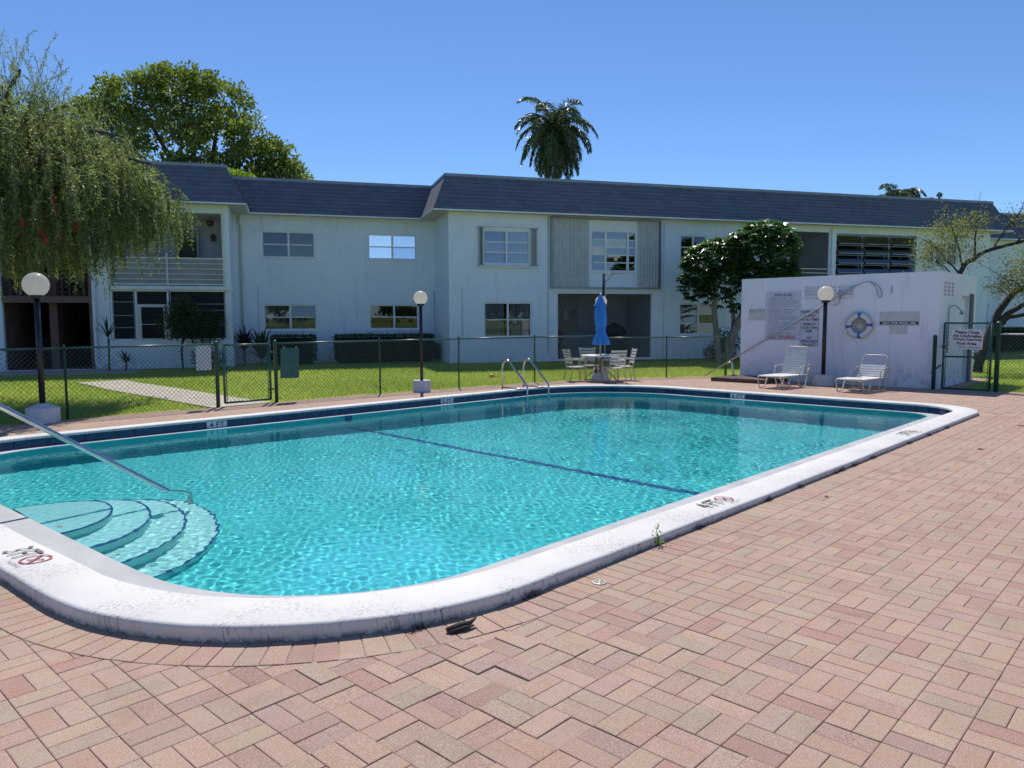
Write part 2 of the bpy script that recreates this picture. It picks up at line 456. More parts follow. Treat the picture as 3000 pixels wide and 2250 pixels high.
# header course round the coping
seglen = [math.hypot(L_OUT[(i + 1) % NL][0] - L_OUT[i][0], L_OUT[(i + 1) % NL][1] - L_OUT[i][1]) for i in range(NL)]
cum = np.concatenate([[0], np.cumsum(seglen)]); per = cum[-1]
def along(L, s):
    s = s % per; i = int(np.searchsorted(cum, s, 'right') - 1); i = min(max(i, 0), NL - 1); t = (s - cum[i]) / max(seglen[i], 1e-9)
    a, b = L[i], L[(i + 1) % NL]; return (a[0] + (b[0] - a[0]) * t, a[1] + (b[1] - a[1]) * t)
nb = int(per / (MOD / 2)); ds = per / nb
L_C0 = offset_loop(L_OUT, -0.03); L_C1 = offset_loop(L_OUT, 0.2355)
for i in range(nb):
    s0, s1 = i * ds + .0022, (i + 1) * ds - .0022
    P = [along(L_C0, s0), along(L_C0, s1), along(L_C1, s1), along(L_C1, s0)][::-1]
    cx = sum(p[0] for p in P) / 4; cy = sum(p[1] for p in P) / 4
    if not in_poly(DECK, np.array([cx]), np.array([cy]))[0]: continue
    ar2 = sum(P[e][0] * P[(e + 1) % 4][1] - P[(e + 1) % 4][0] * P[e][1] for e in range(4))
    if ar2 < 0: P = P[::-1]
    s = settle(cx, cy); amp = .0006 + .004 * s
    polys.append((P, rng.normal() * amp * .5, (rng.normal() * amp * 2, rng.normal() * amp * 2), brick_colour(cx, cy), (cx, cy), False, None))

def brick_geo(P, z, tilt, c):
    """chamfered top of a brick; returns verts and faces"""
    n = len(P); P = np.array(P); ctr = P.mean(0); inner = []
    for i in range(n):
        a, b, d = P[i - 1], P[i], P[(i + 1) % n]
        e1 = (b - a) / (np.hypot(*(b - a)) + 1e-9); e2 = (d - b) / (np.hypot(*(d - b)) + 1e-9)
        n1 = np.array([-e1[1], e1[0]]); n2 = np.array([-e2[1], e2[0]]); k = n1 + n2; k = k / max(.6, (k @ k) / 2 if k @ k > .2 else .6)
        inner.append(b + k * .0036)
    vs = []
    zz = lambda p: z + (p[0] - ctr[0]) * tilt[0] + (p[1] - ctr[1]) * tilt[1]
    for p in P: vs.append((p[0], p[1], -.022))
    for p in P: vs.append((p[0], p[1], zz(p) - .0016))
    for p in inner: vs.append((p[0], p[1], zz(p)))
    fs = [tuple(range(2 * n, 3 * n))]
    for i in range(n):
        j = (i + 1) % n
        fs.append((i, j, n + j, n + i)); fs.append((n + i, n + j, 2 * n + j, 2 * n + i))
    return vs, fs

def shows(p):     # how large a brick shows: the nearest whole ones in the frame
    x, y = p[4]; d = (x - CAMP.x) * fx + (y - CAMP.y) * fy; l = (x - CAMP.x) * rx + (y - CAMP.y) * ry
    vis = abs(l) < d * .70 and d > 2.25
    return d if vis else 999
order = sorted(range(len(polys)), key=lambda i: shows(polys[i]))
near_ids = set(order[:300])
MAT['paver'] = attr_mat('concrete_brick_paver'); MAT['paver_one'] = attr_mat('concrete_brick_paver_single', obj=True)
_shared = {}
def full_mesh(horizontal):
    if horizontal not in _shared:
        w, h = (MOD, MOD / 2) if horizontal else (MOD / 2, MOD)
        vs, fs = brick_geo([(-w / 2 + G, -h / 2 + G), (w / 2 - G, -h / 2 + G), (w / 2 - G, h / 2 - G), (-w / 2 + G, h / 2 - G)], 0, (0, 0), None)
        me = bpy.data.meshes.new('brick'); me.from_pydata(vs, [], fs); me.materials.append(MAT['paver_one']); _shared[horizontal] = me
    return _shared[horizontal]
bv, bf, bc = [], [], []
for i, (P, z, t, c, ctr, full, rect) in enumerate(polys):
    if i in near_ids:
        if full:
            o = link_mesh('brick', full_mesh((rect[1] - rect[0]) > (rect[3] - rect[2])), deck, (ctr[0], ctr[1], z), (math.atan(t[1]), -math.atan(t[0]), rng.normal() * .006))
        else:
            vs, fs = brick_geo([(p[0] - ctr[0], p[1] - ctr[1]) for p in P], 0, t, c)
            me = bpy.data.meshes.new('brick'); me.from_pydata(vs, [], fs); me.materials.append(MAT['paver_one'])
            o = link_mesh('brick', me, deck, (ctr[0], ctr[1], z))
        o.color = c4(c)
    else:
        vs, fs = brick_geo(P, z, t, c); b = len(bv); bv += vs; bf += [tuple(k + b for k in f) for f in fs]; bc += [tuple(c) + (1.0,)] * len(vs)
me = bpy.data.meshes.new('brick_field'); me.from_pydata(bv, [], bf)
a = me.attributes.new('col', 'FLOAT_COLOR', 'POINT'); a.data.foreach_set('color', np.array(bc, dtype=np.float32).ravel())
me.materials.append(MAT['paver']); o = link_mesh('brick_field', me, deck); tag(o, kind='stuff')

# ------------------------------------------------------------------ concrete path to the left wing
pw = MB()
PATH_L = [(2.76, 11.86), (2.79, 13.7), (2.80, 15.3), (2.82, 17.0), (2.95, 18.6), (2.98, 19.6)]
PATH_R = [(3.88, 11.86), (3.86, 13.7), (3.95, 15.3), (3.99, 17.0), (4.0, 18.6), (4.1, 19.6)]
path = empty('concrete_path', (0, 0, 0), kind='structure')
for i in range(5):
    a, b, c, d = PATH_L[i], PATH_R[i], PATH_R[i + 1], PATH_L[i + 1]; g = .008
    top = [(a[0], a[1] + g, 0), (b[0], b[1] + g, 0), (c[0], c[1] - g, 0), (d[0], d[1] - g, 0)]
    m = MB(); m.add([(x, y, z - .08) for x, y, z in top] + top, [(4, 5, 6, 7), (0, 1, 5, 4), (1, 2, 6, 5), (2, 3, 7, 6), (3, 0, 4, 7)])
    m.build('slab', MAT['concrete'], path)
# ------------------------------------------------------------------ swimming pool
pool = empty('swimming_pool', (4.6, 6.0, 0), label='rounded swimming pool with white coping and navy waterline tiles', cat='pool')
POOLINV = Matrix.Translation((-4.6, -6.0, 0))
def padd(o):
    o.parent = pool; o.matrix_parent_inverse = POOLINV; return o

def coping_material():
    m, nt, b = new_mat('white_painted_coping')
    v = coords(nt, 'World'); vst = coords(nt, 'World', (1, 2.6, 1))
    base = ramp(nt, noise(nt, v, 2.2, 4), [(.3, (.72, .69, .645)), (.7, (.64, .615, .575))])
    dirt = ramp(nt, noise(nt, v, 2.1, 3), [(.44, 0.0), (.56, 1.0)])
    mpn = N(nt, 'ShaderNodeMapping'); mpn.inputs['Rotation'].default_value = (0, 0, R(47)); mpn.inputs['Scale'].default_value = (38, 120, 2); nt.links.new(N(nt, 'ShaderNodeNewGeometry').outputs['Position'], mpn.inputs['Vector'])
    scuff = ramp(nt, noise(nt, mpn.outputs['Vector'], 1.0, 2, .6), [(.56, 0.0), (.63, 1.0)])
    k = mixc(nt, 1.0, dirt, scuff, 'MULTIPLY')
    k2 = mixc(nt, k, (0, 0, 0), (.75, .75, .75))
    col = mixc(nt, k2, base, (.22, .205, .195))
    # grime at the foot of the side faces
    g = N(nt, 'ShaderNodeNewGeometry'); sx = N(nt, 'ShaderNodeSeparateXYZ'); nt.links.new(g.outputs['Position'], sx.inputs[0])
    mr = N(nt, 'ShaderNodeMapRange'); mr.inputs['From Min'].default_value = .03; mr.inputs['From Max'].default_value = -.005
    nt.links.new(sx.outputs['Z'], mr.inputs['Value'])
    gr = mixc(nt, 1.0, mr.outputs[0], ramp(nt, noise(nt, v, 22, 4, .7), [(.42, 0.0), (.6, 1.0)]), 'MULTIPLY')
    col = mixc(nt, gr, col, (.06, .052, .045))
    chips = ramp(nt, noise(nt, v, 26, 3, .6), [(.73, 0.0), (.745, .8)])
    col = mixc(nt, chips, col, (.16, .15, .145))
    nt.links.new(col, b.inputs['Base Color']); b.inputs['Roughness'].default_value = .75
    h = mixc(nt, .6, noise(nt, v, 9, 4), noise(nt, v, 60, 3)); bump(nt, b, h, .30, .008)
    return m
MAT['coping'] = coping_material()
MAT['ledge'] = pm('grey_plaster_ledge', (.50, .495, .485), (.40, .40, .395), 3.2, .7, .3, 90, kind='World', stretch=(1, .5, 1))
def jit(i, a): return a * (math.sin(i * .9) * .5 + math.sin(i * .37 + 1) + math.sin(i * 2.3 + .5) * .4)
rings = []
prof = [(L_OUT, -.005, lambda z: -.03), (L_OUT, .0, lambda z: z * .45), (L_OUT, .004, lambda z: z - .016), (L_OUT, -.006, lambda z: z - .004), (L_OUT, -.02, lambda z: z),
        ('mid', 0, lambda z: z + .003), (L_IN, .02, lambda z: z), (L_IN, .004, lambda z: z - .006), (L_IN, -.002, lambda z: z - .022), (L_IN, .004, lambda z: z - .036), (L_IN, .05, lambda z: z - .037)]
for k, (L, d, fz) in enumerate(prof):
    if L == 'mid': P = [((a[0] + b[0]) / 2, (a[1] + b[1]) / 2) for a, b in zip(L_OUT, L_IN)]
    else: P = offset_loop(L, d)
    ring = []
    for i, p in enumerate(P):
        j = jit(i + (200 if L is L_IN else 0), .0022) if k in (1, 2, 3, 4, 6, 7, 8) else 0
        z = fz(ztop(*p)) + (jit(i * 1.3, .0012) if k in (2, 3, 4, 5) else 0)
        cx, cy = 4.6 - p[0], 6 - p[1]; l = math.hypot(cx, cy); ring.append((p[0] + cx / l * j, p[1] + cy / l * j, z))
    rings.append(ring)
V = [v for r in rings for v in r]; F = []
for k in range(len(rings) - 1):
    for i in range(NL):
        i2 = (i + 1) % NL; F.append((k * NL + i, k * NL + i2, (k + 1) * NL + i2, (k + 1) * NL + i))
cop = padd(link_mesh('coping', np_mesh('coping', V, F, MAT['coping'], smooth=True)))

# tile wall backing, ledge, basin
def ring_strip(La, za, Lb, zb, name, mat, smooth=True):
    V = [(p[0], p[1], za(p)) for p in La] + [(p[0], p[1], zb(p)) for p in Lb]
    F = [(i, (i + 1) % NL, NL + (i + 1) % NL, NL + i) for i in range(NL)]
    return padd(link_mesh(name, np_mesh(name, V, F, mat, smooth=smooth)))
MAT['grout'] = pm('pale_grout', (.22, .24, .27), (.16, .18, .2), 20, .8)
ring_strip(offset_loop(L_TILE, .012), lambda p: ztop(*p) - .03, offset_loop(L_TILE, .012), lambda p: Z_LEDGE - .01, 'tile_backing', MAT['grout'])
ring_strip(offset_loop(L_TILE, .02), lambda p: Z_LEDGE, L_WAT, lambda p: Z_LEDGE, 'ledge', MAT['ledge'], False)
def basin_material(name, c1, c2):
    m, nt, b = new_mat(name); v = coords(nt, 'World')
    a = ramp(nt, noise(nt, v, .8, 4), [(.35, c1), (.65, c2)])
    nt.links.new(a, b.inputs['Base Color']); b.inputs['Roughness'].default_value = .7; return m
MAT['basin'] = basin_material('water_tint_plaster', (.12, .645, .655), (.115, .62, .635))  # aqua from the water absorbing light, put into the plaster colour
MAT['step'] = basin_material('shallow_tint_plaster', (.66, .84, .83), (.58, .80, .80))  # paler plaster colour stands in for the weaker tint of shallow water
MAT['tile_navy'] = pm('navy_glazed_tile', (.006, .018, .075), (.012, .04, .14), 14, .12, kind='World')
MAT['tile_line'] = pm('blue_line_tile', (.014, .07, .27), (.02, .09, .31), 20, .3, kind='World')
def floor_z(p): return -1.05 - .75 * smooth01((p[0] + .5) / 10.5)
LF = offset_loop(L_WAT, -.06)
ring_strip(L_WAT, lambda p: Z_LEDGE, LF, lambda p: floor_z(p), 'basin_wall', MAT['basin'])
bm = bmesh.new()
vs = [bm.verts.new((p[0], p[1], floor_z(p))) for p in LF]
gx = np.arange(-1.0, 10.6, .5); gy = np.arange(2.9, 9.6, .5)
bm.faces.new(vs); bmesh.ops.triangulate(bm, faces=list(bm.faces))
me = bpy.data.meshes.new('basin_floor'); bm.to_mesh(me); bm.free(); me.materials.append(MAT['basin'])
for v in me.vertices: v.co.z = floor_z(v.co)
bfl = padd(link_mesh('basin_floor', me))
under = [bfl] + [o for o in bpy.data.objects if o.name.startswith(('basin_wall', 'ledge'))]
# tile stripe across the floor and up the walls
XS = 4.08; st = MB(); yN, yF = 2.66, 9.72
for i in range(28):
    y0 = yN + (yF - yN) * i / 28; y1 = yN + (yF - yN) * (i + 1) / 28 - .006; z = floor_z((XS,)) + .006
    st.box(XS - .06, XS - .002, y0, y1, z - .02, z); st.box(XS + .002, XS + .06, y0, y1, z - .02, z)
for k in range(7):
    z1 = -.10 - k * .19; z0 = z1 - .184
    if z0 < floor_z((XS,)): break
    st.box(XS - .06, XS + .06, yF + .005, yF + .03, z0, z1)
s_o = padd(st.build('floor_stripe', MAT['tile_line'])); under.append(s_o)
# steps: concentric rounded treads against the left wall
SC = (-1.44, 6.45)
for rr, z in ((1.46, -.94), (1.21, -.72), (.94, -.50), (.65, -.28)):
    A = [(SC[0] + rr * math.cos(R(t)), SC[1] + rr * math.sin(R(t)) * (1.2 if t < 0 else .6)) for t in np.linspace(-88, 88, 45)]
    n = len(A); m = MB()
    m.add([(p[0], p[1], z) for p in A] + [(p[0], p[1], -1.2) for p in A], [tuple(range(n))] + [(i, n + i, n + i + 1, i + 1) for i in range(n - 1)])
    so = padd(m.build('step', MAT['step'])); under.append(so)
    e = MB()
    for i in range(n - 1):
        a, b = A[i], A[i + 1]
        q = lambda p, s: (SC[0] + (p[0] - SC[0]) * s, SC[1] + (p[1] - SC[1]) * s)
        a1, b1, a2, b2 = q(a, 1 + .006 / rr), q(b, 1 + .006 / rr), q(a, 1 - .012 / rr), q(b, 1 - .012 / rr)
        e.add([(a1[0], a1[1], z + .005), (b1[0], b1[1], z + .005), (b2[0], b2[1], z + .005), (a2[0], a2[1], z + .005), (a1[0], a1[1], z - .02), (b1[0], b1[1], z - .02)], [(0, 1, 2, 3), (4, 5, 1, 0)])
    eo = padd(e.build('step_edge_tile', MAT['tile_line'])); under.append(eo)
for o in under: o.cycles.is_caustics_receiver = True

# waterline tiles, one by one
TW = 0.203
tl = [math.hypot(L_TILE[(i + 1) % NL][0] - L_TILE[i][0], L_TILE[(i + 1) % NL][1] - L_TILE[i][1]) for i in range(NL)]
tcum = np.concatenate([[0], np.cumsum(tl)]); tper = tcum[-1]; nt_ = int(tper / TW); TW = tper / nt_
tile_meshes = []
for h in (.098, .122):
    m = MB(); m.box(-TW / 2 + .0025, TW / 2 - .0025, -.004, .008, -h / 2, h / 2, .003); tile_meshes.append(m.mesh('tile', MAT['tile_navy']))
def tile_at(s):
    s = s % tper; i = int(np.searchsorted(tcum, s, 'right') - 1); i = min(i, NL - 1); t = (s - tcum[i]) / max(tl[i], 1e-9)
    a, b = L_TILE[i], L_TILE[(i + 1) % NL]; return (a[0] + (b[0] - a[0]) * t, a[1] + (b[1] - a[1]) * t), math.atan2(b[1] - a[1], b[0] - a[0])
for k in range(nt_):
    p, ang = tile_at((k + .5) * TW); zt = ztop(*p) - .037
    big = zt > .035
    h = .122 if big else .098
    o = padd(link_mesh('tile', tile_meshes[1 if big else 0], None, (p[0], p[1], (zt + Z_LEDGE) / 2), (rng.normal() * .01, 0, ang)))
# white depth markers set into the tile band
def tile_mark(body, x, y, ang):
    m = MB(); m.box(-.15, .15, -.012, .004, -.047, .047, .003)
    o = padd(m.build('depth_marker', MAT['sign_white'], None, (x, y, (.018 + Z_LEDGE) / 2), (0, 0, ang)))
    me = text_mesh(body, MAT['text_black'], w=.23, h=.074, offset=.012)
    t = link_mesh('lettering', me, o, (0, -.0135, 0), (R(90), 0, 0)); return o
def far_y(x):   # tile plane on the far side
    best = min(range(NL), key=lambda i: abs(L_TILE[i][0] - x) + (0 if L_TILE[i][1] > 6 else 99)); return L_TILE[best][1]
tile_mark('4 FT', 1.93, far_y(1.93) - .012, R(-2)); tile_mark('5 FT', 6.35, far_y(6.35) - .012, R(-2)); tile_mark('6 FT', 10.74, 6.12, R(-90))
# painted depth marks on the coping with no-diving symbol
def deck_mark(body, x, y, rz, w, h, z):
    o = padd(empty('depth_mark', (x, y, z + .005), rz)); 
    link_mesh('lettering', text_mesh(body, MAT['text_grey'], w=w, h=h, offset=.010), o, (0, 0, .0045))
    c = w / 2 + h * .62; ring = MB(); n = 28; r1, r0 = h * .5, h * .42
    vs = [(c + r * math.cos(2 * math.pi * i / n), r * math.sin(2 * math.pi * i / n), .0045) for r in (r0, r1) for i in range(n)]
    ring.add(vs, [(i, n + i, n + (i + 1) % n, (i + 1) % n) for i in range(n)])
    d = h * .33; ring.quad((c - d - .006, d - .006, .006), (c - d + .006, d + .006, .006), (c + d + .006, -d + .006, .006), (c + d - .006, -d - .006, .006))
    ring.build('no_diving_ring', MAT['text_red'], o)
    f = MB(); f.quad((c - .03, -.035, .0048), (c - .022, -.045, .0048), (c + .03, .01, .0048), (c + .02, .02, .0048))
    f.lathe([(.001, .0048), (.012, .0049)], 8, (c + .035, .025, 0)); f.quad((c - .005, -.01, .005), (c + .035, -.045, .005), (c + .04, -.036, .005), (c + .0, .0, .005))
    f.build('diver_figure', MAT['text_grey'], o)
    link_mesh('lettering', text_mesh('NO DIVING', MAT['text_grey'], w=h * .95, h=h * .14), o, (c, -h * .66, .0045))
    return o
deck_mark('3 FT', -1.915, 4.50, R(-87), .215, .175, ztop(-1.9, 4.5))
deck_mark('4 FT', 2.09, 2.03, R(-1), .25, .155, ztop(2, 2))
deck_mark('5 FT', 7.03, 2.02, R(-1), .25, .155, ztop(7, 2))

# water
def water_material():
    m, nt, b = new_mat('pool_water'); nt.nodes.remove(b)
    g = N(nt, 'ShaderNodeBsdfGlass'); g.inputs['IOR'].default_value = 1.333; g.inputs['Roughness'].default_value = 0.0
    g.inputs['Color'].default_value = (.80, .99, .995, 1)
    nt.links.new(g.outputs[0], nt.nodes['Material Output'].inputs['Surface']); return m
MAT['water'] = water_material()
SP = 0.016
wx = np.arange(-1.75, 10.85, SP); wy = np.arange(2.35, 10.15, SP); XX, YY = np.meshgrid(wx, wy)
wr = np.random.default_rng(5); H = np.zeros_like(XX)
for i in range(70):
    lam = math.exp(wr.uniform(math.log(.05), math.log(.15))); a = wr.normal() * 1.2 + .5
    H += .00052 * lam * np.sin(2 * math.pi / lam * (XX * math.cos(a) + YY * math.sin(a)) + wr.uniform(0, 6.28))
for i in range(6):
    lam = wr.uniform(1.2, 3.0); a = wr.uniform(0, 6.28); H += .0006 * np.sin(2 * math.pi / lam * (XX * math.cos(a) + YY * math.sin(a)) + wr.uniform(0, 6.28))
H *= .62 + .5 * (.5 + .5 * np.sin(XX * .9 + 1.3 * np.sin(YY * .7)) * np.sin(YY * 1.1 + .8 * np.sin(XX * .5 + 1))) + .35 * (.5 + .5 * np.sin(XX * 2.3 + YY * 1.7 + np.sin(YY * 3.1)))
keep = in_poly(offset_loop(L_WAT, .05), (XX[:-1, :-1] + SP / 2), (YY[:-1, :-1] + SP / 2))
ny, nx = XX.shape; idx = np.arange(ny * nx).reshape(ny, nx)
F = np.stack([idx[:-1, :-1][keep], idx[:-1, 1:][keep], idx[1:, 1:][keep], idx[1:, :-1][keep]], 1)
used = np.unique(F); remap = np.full(ny * nx, -1); remap[used] = np.arange(len(used))
Vw = np.c_[XX.ravel(), YY.ravel(), (Z_WATER + H).ravel()][used]
water = link_mesh('pool_water', np_mesh('pool_water', Vw, remap[F], MAT['water'], smooth=True)); tag(water, kind='structure')
water.cycles.is_caustics_caster = True

# ------------------------------------------------------------------ ladder rails and entry rail
lad = empty('pool_ladder', (8.6, 10.1, .05), label='pair of stainless steel ladder handrails at far side of pool', cat='ladder')
for dx in (-.30, .30):
    t = MB()
    pts = [(dx, .12, -.03), (dx, .12, .42), (dx, .105, .50), (dx, .06, .565), (dx, -.0, .60), (dx, -.06, .595), (dx, -.13, .55), (dx, -.62, .135), (dx, -.66, .085), (dx, -.67, .03), (dx, -.67, -1.0)]
    t.tube(pts, .021, 10); t.build('rail', MAT['steel'], lad)
    b = MB(); b.tube([(dx, .12, .02), (dx, -.67, .02)], .014, 8); b.build('brace', MAT['steel'], lad)
lad.rotation_euler = (0, 0, R(-6))
hr = empty('entry_handrail', (-2.0, 6.55, 0), label='stainless steel handrail running down to the pool steps', cat='handrail')
t = MB(); t.tube([(-.05, .05, -.02), (-.05, .05, .85), (-.03, .05, .97), (.02, .05, 1.03), (.10, .04, 1.035), (.17, .03, 1.01), (1.62, -.20, -.03), (1.80, -.23, -.16), (1.88, -.245, -.26), (1.9, -.25, -.36), (1.9, -.25, -.75)], .025, 12)
t.build('tube', MAT['steel'], hr)
# ------------------------------------------------------------------ apartment building (local x along the front, y into the building)
BA = (14.3533, 18.5709); BTH = -0.530198
bld = empty('apartment_building', (BA[0], BA[1], 0), BTH, label='long white two-storey apartment block with dark shingled mansard roof', cat='building')
def bpt(s, y, z=0.0):
    c, sn = math.cos(BTH), math.sin(BTH); return Vector((BA[0] + s * c - y * sn, BA[1] + s * sn + y * c, z))

def stucco(name, c1, c2):
    m, nt, b = new_mat(name); v = coords(nt, 'Object'); vs_ = coords(nt, 'Object', (1, 1, .12))
    a = ramp(nt, noise(nt, v, .7, 4), [(.35, c1), (.7, c2)])
    st = ramp(nt, noise(nt, vs_, 5, 4, .65), [(.55, 0.0), (.78, .45)])
    a = mixc(nt, st, a, tuple(x * .62 for x in c2))
    nt.links.new(a, b.inputs['Base Color']); b.inputs['Roughness'].default_value = .85; b.inputs['Specular IOR Level'].default_value = .25
    sx = N(nt, 'ShaderNodeSeparateXYZ'); nt.links.new(v, sx.inputs[0]); mr = N(nt, 'ShaderNodeMapRange'); mr.inputs['From Min'].default_value = .55; mr.inputs['From Max'].default_value = 0.0
    nt.links.new(sx.outputs['Z'], mr.inputs['Value'])
    gr = mixc(nt, 1.0, mr.outputs[0], ramp(nt, noise(nt, v, 6, 5, .7), [(.47, 0.0), (.66, .55)]), 'MULTIPLY')
    a = mixc(nt, gr, a, (.22, .215, .20)); a = mixc(nt, ramp(nt, noise(nt, v, 2.2, 6, .72), [(.60, 0.0), (.75, .30)]), a, (.38, .38, .37))
    nt.links.new(a, b.inputs['Base Color'])
    bump(nt, b, mixc(nt, .5, noise(nt, v, 30, 4), noise(nt, v, 5, 3)), .45, .012); return m
MAT['stucco'] = stucco('white_painted_stucco', (.85, .91, .97), (.79, .85, .92))
MAT['trim'] = pm('white_trim_paint', (.86, .87, .88), (.76, .77, .78), 4, .5)
MAT['soffit'] = pm('cream_soffit_board', (.62, .59, .53), (.54, .51, .46), 3, .7)
def shingle():
    m, nt, b = new_mat('asphalt_shingle'); v = coords(nt, 'Object')
    br = N(nt, 'ShaderNodeTexBrick'); br.offset = .5; br.inputs['Scale'].default_value = 1.0
    br.inputs['Brick Width'].default_value = .3; br.inputs['Row Height'].default_value = .138; br.inputs['Mortar Size'].default_value = .006
    br.inputs['Color1'].default_value = (.145, .165, .21, 1); br.inputs['Color2'].default_value = (.105, .12, .16, 1); br.inputs['Mortar'].default_value = (.052, .06, .08, 1)
    sx = N(nt, 'ShaderNodeSeparateXYZ'); nt.links.new(v, sx.inputs[0]); ad = N(nt, 'ShaderNodeMath', operation='ADD'); nt.links.new(sx.outputs['X'], ad.inputs[0]); nt.links.new(sx.outputs['Y'], ad.inputs[1])
    sz = N(nt, 'ShaderNodeMath', operation='SUBTRACT'); nt.links.new(sx.outputs['Z'], sz.inputs[0]); sz.inputs[1].default_value = 5.16
    cb = N(nt, 'ShaderNodeCombineXYZ'); nt.links.new(ad.outputs[0], cb.inputs[0]); nt.links.new(sz.outputs[0], cb.inputs[1]); nt.links.new(cb.outputs[0], br.inputs['Vector'])
    a = mixc(nt, ramp(nt, noise(nt, v, 1.4, 4), [(.35, 0.0), (.7, .5)]), br.outputs['Color'], (.16, .175, .21))
    a = mixc(nt, ramp(nt, noise(nt, v, 55, 2), [(.4, 0.0), (.75, .5)]), a, (.15, .16, .19))
    nt.links.new(a, b.inputs['Base Color']); b.inputs['Roughness'].default_value = .9; bump(nt, b, noise(nt, v, 70, 2), .4, .01); return m
MAT['shingle'] = shingle()
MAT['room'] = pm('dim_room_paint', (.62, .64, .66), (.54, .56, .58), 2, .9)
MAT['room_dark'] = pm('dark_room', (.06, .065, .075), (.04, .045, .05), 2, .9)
MAT['breezeway'] = pm('brown_painted_breezeway', (.22, .13, .115), (.16, .095, .085), 2, .8)
MAT['curtain'] = pm('pale_curtain', (.62, .62, .60), (.40, .41, .42), 14, .9, stretch=(1, 1, .02))
MAT['blind'] = pm('grey_blind', (.34, .35, .36), (.26, .27, .29), 12, .7, stretch=(.05, 1, 1))
MAT['blind_v'] = pm('beige_vertical_blind', (.50, .47, .42), (.2, .19, .18), 9, .8, stretch=(1, 1, .01))
def glass(name, refl=.10, tint=(.75, .82, .86)):
    m, nt, b = new_mat(name); nt.nodes.remove(b)
    tr = N(nt, 'ShaderNodeBsdfTransparent'); tr.inputs[0].default_value = c4(tint)
    gl = N(nt, 'ShaderNodeBsdfGlossy'); gl.inputs['Roughness'].default_value = .02; gl.inputs['Color'].default_value = (.95, .97, 1, 1)
    fr = N(nt, 'ShaderNodeFresnel'); fr.inputs['IOR'].default_value = 1.5
    ad = N(nt, 'ShaderNodeMath', operation='ADD', use_clamp=True); nt.links.new(fr.outputs[0], ad.inputs[0]); ad.inputs[1].default_value = refl
    mx = N(nt, 'ShaderNodeMixShader'); nt.links.new(ad.outputs[0], mx.inputs[0]); nt.links.new(tr.outputs[0], mx.inputs[1]); nt.links.new(gl.outputs[0], mx.inputs[2])
    nt.links.new(mx.outputs[0], nt.nodes['Material Output'].inputs['Surface']); return m
MAT['glass'] = glass('window_glass', .05, (.5, .55, .6)); MAT['glass_film'] = glass('mirror_film_glass', .74, (.3, .4, .5)); MAT['glass_blue'] = glass('bluish_glass', .16, (.4, .5, .58))
def screen(name, op):
    m, nt, b = new_mat(name); tr = N(nt, 'ShaderNodeBsdfTransparent'); mx = N(nt, 'ShaderNodeMixShader'); mx.inputs[0].default_value = op
    b.inputs['Base Color'].default_value = (.045, .05, .06, 1); b.inputs['Roughness'].default_value = .7
    nt.links.new(tr.outputs[0], mx.inputs[1]); nt.links.new(b.outputs[0], mx.inputs[2]); nt.links.new(mx.outputs[0], nt.nodes['Material Output'].inputs['Surface']); return m
MAT['screen'] = screen('insect_screen', .42)

WALLP = [(-24, .5), (-7.05, .5), (-7.05, 2.53), (0, 2.53), (0, 0), (23.6, 0), (23.6, 2.6), (42, 2.6)]
EAVE = [(-24, -.06), (-6.48, -.06), (-6.48, 1.98), (-.62, 1.98), (-.62, -.55), (24.2, -.55), (24.2, 2.05), (42, 2.05)]
TOP = [(-24, .58), (-7.1, .58), (-7.1, 2.61), (-.06, 2.61), (-.06, .08), (23.68, .08), (23.68, 2.68), (42, 2.68)]
ZE, ZT = 5.16, 6.40
# mansard: stepped courses of shingle
rf = MB(); NC = 9
for i in range(len(EAVE) - 1):
    for k in range(NC):
        t0, t1 = k / NC, (k + 1) / NC
        def P(j, t, out=0.0):
            e, u = EAVE[j], TOP[j]; return (e[0] + (u[0] - e[0]) * t, e[1] + (u[1] - e[1]) * t, ZE + (ZT - ZE) * t)
        a, b, c, d = P(i, t0), P(i + 1, t0), P(i + 1, t1), P(i, t1)
        nrm = (Vector(b) - Vector(a)).cross(Vector(d) - Vector(a)).normalized() * .009
        if nrm.z < 0: nrm = -nrm
        a2, b2 = Vector(a) + nrm, Vector(b) + nrm
        rf.add([a2, b2, c, d, a, b], [(0, 1, 2, 3), (4, 5, 1, 0)])
roof = rf.build('mansard_roof', MAT['shingle'], bld)
cp = MB()
for i in range(len(TOP) - 1):
    a, b = TOP[i], TOP[i + 1]; dx, dy = b[0] - a[0], b[1] - a[1]; l = math.hypot(dx, dy); nx_, ny_ = dy / l, -dx / l
    ex, ey = dx / l * .03, dy / l * .03
    cp.add([(a[0] + nx_ * .05 - ex, a[1] + ny_ * .05 - ey, ZT - .05), (b[0] + nx_ * .05 + ex, b[1] + ny_ * .05 + ey, ZT - .05), (b[0] + nx_ * .04 + ex, b[1] + ny_ * .04 + ey, ZT + .05), (a[0] + nx_ * .04 - ex, a[1] + ny_ * .04 - ey, ZT + .05), (b[0] - nx_ * .12, b[1] - ny_ * .12, ZT + .055), (a[0] - nx_ * .12, a[1] - ny_ * .12, ZT + .055)], [(0, 1, 2, 3), (3, 2, 4, 5)])
MAT['cap'] = pm('grey_metal_drip_edge', (.30, .33, .38), (.24, .27, .31), 2, .5)
cp.build('roof_edge', MAT['cap'], roof)
rd = MB(); rd.add([(x, y, ZT - .02) for x, y in TOP] + [(42, 16, ZT - .02), (-24, 16, ZT - .02)], [tuple(range(len(TOP) + 2))]); rd.build('flat_roof', MAT['cap'], bld)
sf = MB()
